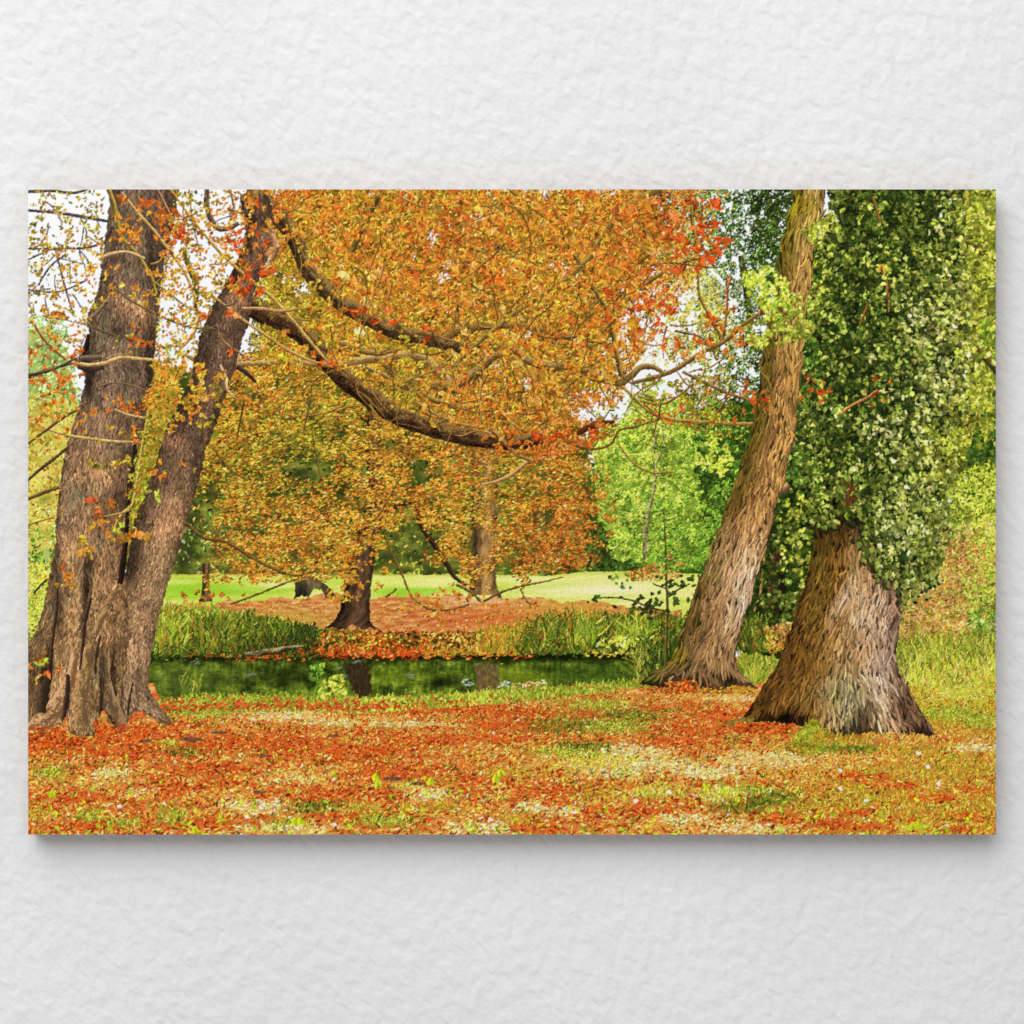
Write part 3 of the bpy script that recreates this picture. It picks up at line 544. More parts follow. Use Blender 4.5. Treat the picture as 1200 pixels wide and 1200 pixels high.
# bright yellow-green leaves lying singly, pale chips
X, Y = scatter(LIT, 150, lambda X, Y: sst(860, 980, Y)); d = (Y - 800) / 178
stamp(X, Y, rng.uniform(-1.6, 1.6, len(X)), 3 + 5 * d, 1.3 + 2.2 * d, jitter(np.repeat(C(186, 202, 40)[None], len(X), 0), .12), p_litter)
for x, y in [(141, 945), (309, 942), (392, 966), (1087, 898), (1100, 918), (1015, 938), (985, 924), (784, 928), (745, 938), (575, 960), (1076, 882), (290, 957), (985, 903)]:
    stamp(np.array([x]), np.array([y]), rng.normal(.3, .3, 1), np.array([6.5]), np.array([3.6]), C(250, 236, 214)[None], p_litter)
for x, y in [(345, 962), (352, 961), (586, 905), (580, 912), (228, 972), (504, 915), (440, 910), (442, 918), (60, 930), (1075, 965), (1068, 968)]:
    stamp(np.array([x, x + 3.]), np.array([y, y + 1.]), np.array([-1.2, -1.9]), np.array([11., 9.]), np.array([5., 4.]), np.array([C(210, 214, 40), C(176, 190, 40)]), p_litter)
# near grass edge by the pond
EDG = [(176, 822), (230, 812), (300, 812), (380, 814), (450, 815), (520, 812), (600, 806), (680, 800), (770, 792), (770, 800), (680, 812), (600, 820), (520, 826), (430, 832), (330, 830), (230, 832), (180, 836)]
area([(178, 824), (230, 817), (300, 818), (380, 820), (450, 820), (520, 816), (600, 811), (680, 806), (760, 799), (680, 813), (600, 817), (520, 822), (430, 827), (330, 826), (230, 828)], p_grass, mott([(0, (110, 130, 30)), (.5, (160, 186, 50)), (1, (206, 214, 90))], 8, 4, 151), 2, 6)
blades([(x_, y_ + 4) for x_, y_ in EDG], 3400, (3, 8), p_grass, [(200, 825, 'GR'), (300, 820, 'GR'), (400, 822, 'GR'), (500, 818, 'GR'), (600, 812, 'GR'), (700, 804, 'GR'), (560, 812, 'LY'), (450, 824, 'LY')], lean=.6, wid=.9)
X, Y = scatter(EDG, 420, lambda X, Y: sst(818, 832, Y + rng.normal(0, 4, len(Y)))); stamp(X, Y, rng.normal(0, .6, len(X)), rng.uniform(3, 6, len(X)), rng.uniform(1.2, 2.2, len(X)), jitter(np.repeat(C(204, 88, 42)[None], len(X), 0), .18), p_litter)
foliage([(375, 795), (400, 790), (408, 815), (372, 818)], 160, (3, 6), p_grass, [(390, 805, 'GR'), (395, 812, 'LY')], asp=.5)
foliage([(362, 782), (380, 778), (384, 796), (362, 796)], 26, (5, 8), p_grass, [(372, 788, 'LD')], asp=.6)
stroke([(371, 782, .6), (372, 800, .8), (370, 815, .8)], p_grass, (96, 150, 40))
blades([(745, 770), (790, 760), (800, 790), (745, 798)], 240, (12, 30), p_grass, [(760, 780, 'GRD'), (775, 790, 'GX'), (750, 790, 'YG')], lean=.5, wid=1)
blades([(212, 800), (235, 800), (235, 816), (214, 816)], 18, (10, 20), p_grass, [(224, 800, 'YG')], lean=.4, wid=.8)

# right: bushes, shrub and tall grass behind the ivy tree
area([(1030, 640), (1100, 620), (1175, 600), (1175, 770), (1030, 770)], p_pink, mott([(0, (120, 110, 40)), (.5, (196, 176, 88)), (1, (232, 196, 140))], 18, 14, 161), 4)
foliage([(1090, 560), (1175, 540), (1175, 720), (1130, 700), (1100, 640)], 1500, (3, 7), p_edge, [(1150, 600, 'LY'), (1160, 640, 'LY'), (1130, 620, 'YG'), (1150, 690, 'LM'), (1120, 660, 'PK'), (1160, 680, 'GR')], jit=12)
foliage([(1045, 650), (1110, 625), (1150, 640), (1165, 700), (1150, 755), (1050, 758)], 2300, (2.5, 6), p_pink, [(1110, 650, 'PK'), (1090, 670, 'YGR'), (1080, 700, 'PK'), (1120, 690, 'PK'), (1100, 720, 'PK'), (1130, 715, 'PK'), (1070, 735, 'PK'), (1060, 700, 'GM'), (1110, 745, 'OGR'), (1140, 740, 'YGR'), (1150, 700, 'GR')], jit=14, lum=.15)
foliage([(1130, 690), (1175, 680), (1175, 760), (1140, 760)], 500, (3, 8), p_edge, [(1155, 690, 'YG'), (1150, 740, 'GM'), (1165, 760, 'PG')], jit=10)
blades([(1045, 760), (1175, 750), (1175, 800), (1060, 806)], 2000, (8, 22), p_grass, [(1070, 775, 'YG'), (1110, 775, 'GR'), (1150, 770, 'YG'), (1090, 795, 'YGR'), (1150, 795, 'YGR')], lean=.5, wid=.9)
blades([(870, 765), (925, 755), (925, 800), (868, 805)], 700, (8, 22), p_grass, [(890, 780, 'GR'), (910, 770, 'YG')], lean=.6, wid=.9)

# shaded ivy tree between the right trunks
area([(872, 560), (940, 520), (985, 560), (975, 640), (950, 730), (930, 770), (868, 765), (862, 700)], p_ivyb, mott([(0, (14, 24, 10)), (.5, (36, 54, 20)), (1, (80, 104, 34))], 12, 10, 171), 4)
stroke([(913, 640, 7), (910, 670, 8), (908, 700, 9), (906, 720, 10)], p_ivybt, (66, 42, 28), lit=(104, 66, 44), dark=(30, 20, 14))
stroke([(897, 640, 1), (894, 670, 1.3), (890, 700, 1.2), (884, 716, 1)], p_ivybt, (160, 120, 62))
IB = [(880, 540), (940, 510), (990, 560), (975, 640), (950, 720), (925, 765), (866, 760), (872, 690), (890, 640)]
foliage(IB, 2600, (3, 6.5), p_ivyb, [(905, 600, 'GX'), (930, 600, 'YG'), (925, 630, 'IV'), (940, 650, 'YG'), (895, 660, 'GX'), (935, 690, 'IV'), (900, 730, 'GX'), (885, 750, 'GX'), (920, 720, 'IV'), (912, 570, 'GD'), (950, 610, 'IV')], holes(-.05, 12, 349), jit=10, asp=.6, dim=.05)
blades([(865, 735), (900, 735), (900, 765), (862, 768)], 200, (10, 20), p_ivyb, [(880, 750, 'GRD')], lean=.6)
foliage([(895, 735), (930, 728), (925, 762), (900, 765)], 220, (3, 6), p_pink, [(915, 745, 'PK'), (905, 755, 'OGR')], jit=6)

# ================= orange trees on the far bank =================
def darkbark(base, seed):
    b = C(*base)
    def f(u, v, X, Y, w):
        n = fbm(u * w / 5, v / 16, seed, 3); k = (.62 + .75 * np.exp(-((u - .6) / .3) ** 2) + .7 * n)[:, None]
        return b[None] * k
    return f
trunk([(675, 346, 368), (690, 346, 388), (702, 344, 394)], p_mid3, darkbark((86, 74, 54), 181), 1.5, [(340, 706), (352, 698), (362, 699), (368, 690), (376, 690), (382, 700), (395, 708)])
trunk([(660, 238, 246), (690, 237, 246), (705, 234, 250)], p_mid4, darkbark((88, 66, 48), 183), 1)
trunk([(400, 552, 586), (480, 554, 586), (560, 553, 584), (620, 554, 582), (660, 553, 581), (685, 551, 582), (705, 545, 590)], p_mid2, darkbark((132, 102, 64), 187), 1.5, [(540, 704), (560, 697), (580, 697), (592, 706)])
MIDROWS = [(470, 430, 447), (520, 428, 446), (560, 431, 448), (590, 434, 450), (620, 418, 446), (645, 410, 440), (670, 409, 437), (700, 401, 434), (720, 396, 434), (732, 386, 437), (738, 376, 446)]
trunk(MIDROWS, p_midt, darkbark((76, 56, 40), 191), 1.2, [(370, 738), (390, 735), (405, 738), (412, 731), (425, 738), (436, 735), (448, 740)])
stroke([(390, 640, 3), (376, 650, 2.5), (368, 662, 2)], p_midt, (70, 50, 34))
stroke([(450, 600, 2), (486, 590, 3), (494, 615, 3), (510, 640, 3), (520, 655, 3), (535, 678, 2), (555, 690, 1.5)], p_midt, (62, 46, 30))
CROWN = [(196, 560), (230, 470), (270, 420), (330, 400), (420, 410), (520, 420), (620, 440), (680, 500), (700, 540), (712, 590), (704, 630), (690, 660), (660, 672), (620, 690), (560, 690), (520, 684), (470, 650), (430, 640), (420, 690), (385, 690), (320, 688), (250, 684), (222, 690), (214, 640)]
MA = [(250, 470, 'OY'), (300, 450, 'OR'), (360, 450, 'OY'), (300, 500, 'OY'), (250, 530, 'OY'), (340, 520, 'OL'), (380, 500, 'OL'), (280, 560, 'OL'), (230, 580, 'OY'), (330, 580, 'OY'), (370, 560, 'GX'), (350, 550, 'OL'), (400, 560, 'OY'), (420, 520, 'OY'), (300, 610, 'OR'), (250, 620, 'OY'), (350, 620, 'OR'), (390, 600, 'OR'), (270, 655, 'OY'), (320, 650, 'OR'), (370, 660, 'OY'), (300, 680, 'OY'), (400, 640, 'OY'), (440, 560, 'OR'), (450, 600, 'OY'), (460, 630, 'OY'), (480, 520, 'OY'), (500, 550, 'OR'), (490, 590, 'OR'), (530, 620, 'OY'), (480, 650, 'OY'), (550, 540, 'RO'), (560, 580, 'OL'), (540, 650, 'OR'), (590, 610, 'OR'), (600, 560, 'OL'), (640, 540, 'RO'), (650, 580, 'RO'), (690, 560, 'OY'), (690, 600, 'RO'), (630, 630, 'RO'), (660, 640, 'RO'), (600, 660, 'RO'), (690, 640, 'RO'), (580, 680, 'OY'), (560, 660, 'OY'), (640, 500, 'OR'), (590, 500, 'OY'), (540, 490, 'OY'), (680, 520, 'OY')]
def mdens(X, Y):
    e = .62 + 1.0 * fbm(X / 26, Y / 15, 201, 4)
    for x, y, rx, ry in [(236, 655, 22, 30), (360, 552, 24, 16), (484, 640, 22, 26), (440, 668, 16, 30), (240, 600, 16, 24), (565, 640, 12, 20), (510, 672, 22, 14), (350, 690, 40, 6), (492, 550, 10, 12), (590, 672, 14, 14), (395, 690, 10, 8), (640, 680, 24, 8)]:
        e = e - 1.0 * np.exp(-((X - x) / rx) ** 2 - ((Y - y) / ry) ** 2)
    e = e - .9 * sst(676, 712, X + 26 * fbm(X / 12, Y / 9, 203, 3)) - .7 * sst(668, 700, Y + 24 * fbm(X / 14, Y / 9, 205, 3)) - .7 * (1 - sst(205, 240, X + 24 * fbm(X / 12, Y / 9, 207, 3)))
    return np.clip(e, 0, 1)
foliage(CROWN, 15000, (1.6, 4.2), p_midc, MA, mdens, dim=.22, spread=1.3, sort=False)
foliage([(688, 530), (712, 545), (722, 590), (716, 640), (696, 665), (670, 672), (684, 600)], 330, (2, 5), p_midc, [(700, 560, 'OY'), (705, 610, 'RO'), (690, 650, 'RO')], holes(-.02, 9, 209))
foliage(CROWN, 20000, (1.8, 4.8), p_midc, MA, lambda X, Y: mdens(X, Y) ** 1.3, dim=-.05, spread=.55, lum=.11, clump=13)
for a in [[(217, 612, 1.4), (240, 630, 1.6), (265, 635, 1.6), (290, 650, 1.6), (320, 666, 1.3), (350, 674, 1), (365, 670, .6)], [(270, 708, .8), (300, 697, 1), (330, 685, .9), (348, 678, .6)], [(450, 625, .8), (460, 650, 1), (472, 675, .9), (484, 700, 1), (500, 712, 1), (530, 714, .9), (550, 708, .8)], [(452, 700, .7), (465, 690, .7)], [(565, 706, 1.3), (585, 695, 1.2), (610, 687, 1), (635, 682, .7), (660, 676, .5)], [(535, 685, 1.5), (552, 694, 1.4), (565, 706, 1.2)], [(610, 690, .5), (618, 705, .5), (632, 710, .5)], [(250, 525, .8), (270, 550, .9), (290, 563, .7)], [(420, 595, .6), (430, 610, .7), (470, 560, .7)], [(285, 600, .6), (300, 560, .6)], [(365, 500, .7), (372, 540, .7), (380, 575, .6)]]:
    stroke(a, p_midc, (112, 86, 44))
clusters([(200, 690), (260, 690), (300, 700), (220, 706)], 12, (3, 6), p_midc, [(240, 696, 'RO')])
clusters([(450, 690), (560, 690), (620, 700), (640, 712), (560, 735), (470, 720)], 60, (3, 6), p_midc, [(480, 705, 'OY'), (590, 720, 'RO'), (550, 720, 'OR'), (620, 700, 'RO')])
clusters([(395, 640), (425, 640), (440, 600), (460, 600), (455, 690), (400, 700)], 40, (3, 6), p_midc, [(410, 690, 'OY'), (440, 610, 'OR'), (445, 660, 'OY')])
foliage([(380, 690), (425, 695), (420, 705), (385, 705)], 60, (3, 6), p_midc, [(405, 700, 'OY')])
# ================= orange crown of the left tree, upper layer =================
area([(290, 222), (770, 222), (768, 290), (740, 340), (715, 400), (690, 470), (690, 520), (600, 520), (480, 500), (390, 430), (340, 440), (300, 420), (320, 300)], p_lc, mott([(0, (72, 66, 24)), (.4, (128, 110, 38)), (.7, (180, 140, 52)), (1, (216, 180, 90))], 18, 13, 211), 14, 22)
# sky showing through
for x, y, rx, ry in [(500, 283, 9, 11), (508, 278, 6, 8), (515, 325, 12, 8), (355, 340, 12, 12), (335, 360, 8, 7), (480, 300, 8, 7), (580, 432, 8, 7), (700, 480, 40, 24), (725, 462, 26, 10), (680, 465, 12, 8), (655, 315, 14, 9), (760, 360, 12, 9), (745, 365, 12, 7), (720, 480, 20, 16), (560, 255, 12, 6), (520, 265, 10, 6), (640, 345, 10, 6), (480, 232, 10, 6), (765, 405, 12, 10), (620, 450, 10, 8), (340, 330, 10, 8), (800, 345, 12, 10), (790, 385, 18, 10), (530, 310, 10, 8), (590, 320, 8, 6), (615, 390, 8, 6)]:
    X, Y = cells(x - 2.2 * rx, y - 2.2 * ry, x + 2.2 * rx, y + 2.2 * ry); m = (gau(X, Y, x, y, rx, ry)[:, 0] + .5 * fbm(X / 5, Y / 5, 213, 3)) > .5
    put(X[m], Y[m], np.repeat(C(244, 246, 252)[None], m.sum(), 0), p_sky)
foliage([(690, 470), (760, 440), (790, 480), (740, 510), (700, 530)], 200, (2.5, 5), p_lime, [(740, 500, 'LM'), (720, 510, 'LY')], holes(-.05, 9, 215))
foliage([(735, 330), (830, 320), (860, 400), (830, 430), (760, 430), (730, 400)], 900, (1.6, 4.2), p_lime, [(770, 380, 'YL'), (800, 350, 'YL'), (820, 400, 'OL'), (760, 410, 'YL'), (745, 360, 'OY')], holes(-.12, 11, 217))
# pale stems deep inside the crown
for a in [[(585, 232, 4), (580, 255, 4.5), (572, 280, 5), (560, 310, 5), (550, 330, 5)], [(395, 268, 4), (392, 250, 5), (400, 240, 5), (398, 225, 5)], [(375, 296, 4), (390, 285, 4), (400, 272, 4)], [(632, 400, 3), (628, 440, 4), (622, 470, 4), (615, 500, 4)], [(668, 440, 3), (660, 470, 3.2), (648, 500, 3)], [(540, 340, 4), (533, 370, 4), (528, 390, 3)]]:
    stroke(a, p_lb, (176, 142, 62), lit=(206, 170, 84), dark=(130, 98, 42))
UP = [(300, 222), (860, 222), (850, 290), (800, 345), (770, 390), (735, 440), (720, 510), (640, 540), (560, 520), (470, 490), (390, 430), (340, 440), (290, 420), (300, 330)]
UA = [(330, 240, 'OR'), (380, 240, 'OR'), (350, 290, 'OY'), (430, 250, 'OY'), (480, 250, 'OY'), (420, 300, 'OR'), (470, 320, 'OR'), (520, 290, 'RO'), (540, 330, 'OR'), (560, 250, 'OR'), (600, 290, 'OR'), (640, 240, 'OR'), (600, 240, 'OY'), (660, 290, 'OR'), (700, 250, 'OR'), (720, 300, 'RO'), (700, 340, 'OR'), (640, 340, 'OY'), (600, 350, 'OR'), (560, 380, 'OY'), (500, 370, 'OR'), (450, 360, 'OY'), (400, 380, 'OY'), (340, 360, 'OL'), (370, 400, 'OY'), (430, 420, 'OY'), (480, 430, 'OL'), (520, 420, 'OY'), (560, 420, 'OR'), (600, 420, 'OY'), (650, 380, 'OR'), (700, 390, 'OR'), (740, 360, 'RO'), (680, 420, 'OY'), (650, 450, 'OR'), (580, 470, 'OR'), (620, 490, 'OR'), (540, 460, 'OR'), (680, 500, 'RO'), (760, 260, 'RO'), (790, 240, 'RO'), (800, 290, 'OY'), (770, 310, 'OR'), (830, 270, 'RO'), (740, 420, 'OR'), (640, 520, 'RO')]
def udens(X, Y):
    e = .78 + .8 * fbm(X / 16, Y / 14, 221, 4)
    e = e - .75 * sst(790, 850, X + 14 * fbm(X / 10, Y / 10, 223, 2)) - .6 * np.exp(-((X - 710) / 46) ** 2 - ((Y - 482) / 24) ** 2) - .5 * np.exp(-((X - 770) / 46) ** 2 - ((Y - 375) / 26) ** 2)
    return np.clip(e, 0, 1)
foliage(UP, 17000, (1.8, 5), p_lc, UA, udens, dim=.30, sort=False, asp=.27, clump=20, amp=.5)
foliage(UP, 17000, (1.8, 5.6), p_lc, UA, lambda X, Y: np.clip(udens(X, Y) ** 1.3 * (.62 + 1.3 * fbm(X / 11, Y / 9, 225, 3)), 0, 1), dim=-.10, lum=.15, amp=.45, clump=12, asp=.27)

# ================= big branches =================
BK, BL, BD = (96, 72, 44), (150, 122, 74), (46, 32, 20)
stroke([(288, 236, 15), (305, 238, 14), (322, 250, 11), (338, 268, 9.5), (350, 290, 9), (362, 318, 9.5), (380, 338, 9.5), (405, 358, 9.5), (430, 372, 9), (450, 383, 9), (478, 393, 8.5), (500, 397, 8), (525, 404, 7), (548, 409, 5), (562, 404, 3.5)], p_lb, BK, BL, BD, rough=.22)
stroke([(262, 372, 20), (288, 357, 13), (310, 368, 12), (335, 379, 11), (355, 393, 11), (372, 409, 11), (390, 430, 11), (405, 445, 11.5), (430, 463, 11.5), (455, 481, 11), (480, 493, 10.5), (510, 503, 10), (545, 512, 9.5), (580, 517, 9), (612, 519, 8), (636, 512, 6.5)], p_lb, (86, 60, 38), (146, 114, 66), (30, 20, 13), rough=.22)
stroke([(676, 508, 2.5), (692, 500, 3.6), (708, 496, 3), (720, 494, 1.6)], p_lb, (92, 50, 28))
stroke([(520, 398, 4.5), (540, 386, 4.2), (560, 384, 3.5), (590, 382, 3.2), (620, 384, 3.4), (650, 392, 3.2), (680, 400, 2.6), (700, 412, 2)], p_lb, (130, 98, 52))
stroke([(217, 416, 1.2), (228, 421, 3.0), (245, 426, 3.2), (270, 427, 2.8), (305, 426, 2.6), (345, 424, 2.6), (372, 427, 2.8), (395, 427, 3.5), (420, 423, 4.2), (450, 420, 4.4), (480, 416, 4.2), (497, 420, 5), (512, 434, 5.2), (526, 447, 4.8), (538, 456, 3.5)], p_lb, (164, 126, 74), (214, 178, 112), (110, 78, 42))
stroke([(398, 402, 1.6), (420, 410, 3), (445, 414, 3.2), (470, 408, 2)], p_lb, (146, 112, 62))
stroke([(446, 222, 4), (436, 244, 3.6), (424, 268, 3.4), (414, 292, 3.2), (405, 318, 2.6)], p_lb, (112, 90, 42), (150, 126, 60), (70, 54, 26))
stroke([(775, 222, 3.6), (752, 232, 4), (728, 248, 3.4), (708, 275, 3.3), (690, 303, 3), (670, 322, 2.7), (640, 342, 2.4), (605, 366, 2.6), (565, 398, 2.3), (530, 430, 2), (505, 455, 1.6), (492, 470, .8)], p_lb, (140, 114, 54), (184, 154, 82), (92, 70, 34))
stroke([(530, 456, 6), (545, 445, 6.4), (562, 434, 5.6), (575, 420, 4.4), (590, 414, 4), (606, 412, 3.6), (618, 422, 4.4), (640, 429, 4.6), (670, 430, 4.2), (690, 436, 4), (710, 445, 4), (726, 448, 4.4), (740, 440, 3.8), (750, 431, 3.2), (764, 430, 2.8), (776, 436, 2)], p_lb, (138, 108, 58), (184, 150, 88), (80, 58, 30))
stroke([(505, 452, 4), (520, 452, 6), (534, 456, 6)], p_lb, (140, 108, 54), (190, 150, 80)); stroke([(513, 460, 2), (517, 462, 3), (521, 461, 2)], p_lb, (30, 18, 12), (40, 22, 14))
stroke([(740, 449, 1.8), (765, 443, 2.2), (790, 434, 2.3), (806, 424, 2.3), (825, 412, 2.2), (846, 402, 2.2), (866, 385, 2.0), (888, 369, 1.9), (905, 360, 1.7), (925, 347, 1.6), (938, 333, 1.8), (947, 315, 1.8), (957, 306, 1.8), (967, 295, 1.5)], p_lb, (132, 98, 50), (176, 136, 76), (84, 58, 28))
stroke([(947, 316, 1.6), (944, 305, 1.5), (942, 300, 1)], p_lb, (176, 92, 62)); stroke([(945, 322, 1.6), (955, 308, 1.8), (967, 295, 1.6)], p_lb, (176, 96, 64))
stroke([(890, 370, 1.2), (894, 355, 1.3), (897, 343, 1)], p_lb, (150, 92, 50))
stroke([(846, 398, 1.5), (850, 375, 1.3), (852, 345, 1.2), (852, 325, 1)], p_lb, (164, 104, 56)); stroke([(850, 345, 1), (855, 330, 1), (857, 324, .8)], p_lb, (164, 104, 56))
stroke([(845, 396, 1.4), (832, 372, 1.3), (820, 348, 1.2), (818, 320, 1.2), (816, 290, 1.2), (811, 260, 1.1), (809, 222, 1)], p_lb, (126, 104, 52))
stroke([(684, 316, 2.4), (698, 342, 2.2), (713, 368, 2.2), (718, 390, 2.4), (722, 412, 2.4), (728, 442, 2.2)], p_lb, (124, 100, 48))
stroke([(702, 395, 1.4), (716, 378, 1.8), (735, 352, 1.9), (755, 335, 1.8), (775, 321, 1.8), (800, 308, 1.7), (830, 298, 1.6), (855, 287, 1.3)], p_lb, (128, 100, 48))
stroke([(716, 375, 1), (722, 352, 1.2), (745, 332, 1.1), (765, 308, .9)], p_lb, (120, 90, 42)); stroke([(811, 292, 1), (820, 265, .9), (823, 240, .8)], p_lb, (126, 96, 48))
stroke([(640, 228, 1), (652, 252, 1.3), (662, 280, 1.6), (680, 310, 2)], p_lb, (120, 96, 46)); stroke([(596, 222, .8), (620, 242, 1.1), (650, 262, 1)], p_lb, (120, 96, 46))
stroke([(728, 452, 1.2), (745, 468, 1.4), (765, 485, 1.5), (785, 491, 1.6), (830, 495, 1.7), (880, 497, 1.8), (915, 494, 1.7), (935, 487, 1.4), (950, 477, 1.1), (975, 482, .8), (1000, 472, .9), (1020, 462, 1), (1030, 455, .9)], p_lb, (166, 128, 62), (206, 168, 92))
stroke([(800, 436, 1.4), (825, 448, 1.6), (850, 460, 1.6), (880, 469, 1.6), (910, 473, 1.5), (936, 478, 1.1)], p_lb, (130, 96, 48)); stroke([(750, 470, .7), (775, 474, 1), (795, 464, .9), (812, 450, .7)], p_lb, (140, 100, 50)); stroke([(840, 484, .6), (852, 465, .7), (855, 452, .6)], p_lb, (140, 92, 50))
stroke([(565, 568, 1.2), (583, 564, 1.8), (600, 556, 2), (618, 542, 1.6), (640, 535, 1), (660, 520, .8)], p_lb, (190, 140, 84), (226, 180, 124)); stroke([(553, 498, 1.5), (575, 504, 1.8), (592, 520, 2), (608, 534, 2), (622, 540, 1.4)], p_lb, (150, 110, 60))
stroke([(660, 516, 1), (680, 524, 1.2), (700, 526, 1.2), (716, 520, 1.2), (725, 505, 1), (745, 500, 1), (775, 490, .8)], p_lb, (120, 84, 42)); stroke([(724, 520, .8), (745, 545, .9), (760, 553, .9), (790, 553, .7)], p_lb, (150, 116, 56))
stroke([(428, 430, 1.2), (450, 440, 1.8), (470, 452, 2), (492, 462, 1.8), (520, 472, 1.3), (540, 482, 1)], p_lb, (146, 116, 66), (190, 160, 100)); stroke([(440, 420, 2), (455, 432, 2.2), (470, 446, 2.2), (480, 456, 1.8)], p_lb, (120, 92, 50))
stroke([(488, 472, 1.3), (510, 485, 1.5), (530, 494, 1.6), (555, 500, 1.4), (580, 503, .9)], p_lb, (150, 120, 66)); stroke([(490, 464, 1), (520, 474, 1.6), (542, 480, 1.2), (560, 476, .6)], p_lb, (120, 92, 50))
stroke([(270, 222, .8), (275, 245, 1)], p_lb, (120, 92, 50))
# random fine twigs through the crown
def twigs(n, box, ln=(18, 60), r=(.35, .9), cols=((126, 98, 46), (104, 78, 38), (150, 116, 60)), pidv=None, dirn=None):
    for _ in range(n):
        x, y = rng.uniform(box[0], box[2]), rng.uniform(box[1], box[3]); l = rng.uniform(*ln); a = rng.uniform(0, np.pi) if dirn is None else dirn + rng.normal(0, .5)
        c = rng.normal(0, .5); p = []
        for k in range(5):
            p.append((x, y, rng.uniform(*r) * (1.1 - .15 * k))); x += np.cos(a) * l / 4; y += np.sin(a) * l / 4; a += c / 3 + rng.normal(0, .2)
        stroke(p, pidv or p_lb, cols[int(rng.integers(len(cols)))], step=.35)
twigs(110, (320, 225, 800, 500)); twigs(26, (640, 380, 880, 500), (14, 46)); twigs(30, (380, 380, 640, 500), (20, 60), (.5, 1.1))
# leaves lying over the branches
clusters(UP, 1800, (3.2, 8), p_lc, UA, lambda X, Y: udens(X, Y) * .9 * (1 - .75 * ((np.abs(Y - np.interp(X, [300, 362, 405, 450, 500, 545], [240, 318, 358, 383, 397, 408])) < 9) & (X < 545))) * (1 - .8 * ((np.abs(Y - np.interp(X, [300, 355, 405, 455, 510, 580, 636], [362, 393, 445, 481, 503, 517, 512])) < 10) & (X < 640))))
clusters([(330, 225), (700, 225), (720, 300), (640, 330), (520, 350), (440, 330), (380, 280)], 200, (6, 10), p_lc, [(400, 250, 'OR'), (500, 270, 'RO'), (560, 300, 'OR'), (620, 260, 'OR'), (680, 280, 'OR'), (450, 300, 'RO'), (540, 340, 'RO')])
clusters([(720, 235), (840, 235), (850, 290), (800, 330), (740, 350), (700, 330)], 60, (9, 15), p_lc, [(770, 260, 'RO'), (790, 245, 'RED'), (830, 270, 'RED'), (740, 320, 'OR'), (720, 290, 'OR'), (780, 320, 'RED')], k=(3, 5), asp=.28)
clusters([(700, 340), (760, 340), (810, 380), (860, 360), (890, 400), (850, 430), (740, 420), (690, 400)], 55, (7, 12), p_lc, [(740, 380, 'RED'), (720, 400, 'OR'), (840, 365, 'RED'), (870, 370, 'RO'), (790, 400, 'RED'), (830, 405, 'RO')], k=(2, 4), asp=.3)
clusters([(740, 440), (870, 440), (920, 470), (1030, 440), (1040, 480), (900, 490), (790, 500), (740, 500)], 60, (4, 8), p_lc, [(780, 470, 'RED'), (880, 470, 'RED'), (840, 450, 'OL'), (960, 460, 'RED'), (1030, 455, 'RED')], k=(2, 4), asp=.28)
clusters([(380, 315), (420, 310), (460, 330), (430, 370), (400, 345)], 30, (6, 10), p_lc, [(400, 320, 'OY'), (440, 340, 'OR')])
clusters([(360, 410), (410, 412), (405, 430), (370, 428)], 12, (5, 9), p_lc, [(375, 424, 'RED'), (390, 415, 'OR')], k=(3, 5))
clusters([(400, 360), (440, 362), (500, 385), (500, 400), (420, 376)], 12, (6, 10), p_lc, [(415, 362, 'RED'), (485, 390, 'RED')], k=(2, 4), asp=.3)
clusters([(560, 505), (700, 505), (690, 530), (580, 530)], 40, (4, 8), p_lc, [(600, 515, 'RO'), (650, 515, 'RED'), (690, 510, 'RED')], k=(3, 5))
for x, y, l, c in [(402, 322, 12, (244, 222, 130)), (560, 245, 10, (240, 210, 90)), (740, 378, 12, (210, 150, 40)), (330, 418, 9, (226, 206, 60)), (420, 388, 11, (240, 226, 150)), (607, 308, 11, (236, 190, 70))]:
    stamp(np.array([x, x + 5.]), np.array([y, y + 3.]), np.array([.3, 1.6]), np.array([l, l * .8]), np.array([l * .6, l * .45]), np.array([C(*c), C(*c) * .9]), p_lc)

twigs(60, (330, 225, 780, 480), (20, 70), (.4, .8))
def ridge(u, v, X, Y, w, nr, ln, seed, slant=0.0):
    """interlaced bark ridges, nr across the trunk: returns furrow depth 0..1, ridge height, fine grain"""
    a = u * (nr * .55 + w / 9.0); b = v / ln
    wx = .75 * perlin(a * .28, b * .8, seed) + .34 * perlin(a * .5, b * 1.5, seed + 1) + .10 * perlin(a * 1.1, b * 5.5, seed + 2)
    f = fbm(u * w / 1.2, v / 3.0, seed + 5, 3); k = perlin(a * .8, b * 1.5, seed + 7)
    h = .75 * np.cos(2 * np.pi * (a + wx + slant * b)) + 1.0 * k + 1.5 * f
    return 1 - sst(-1.5, .7, h), h * .5, f
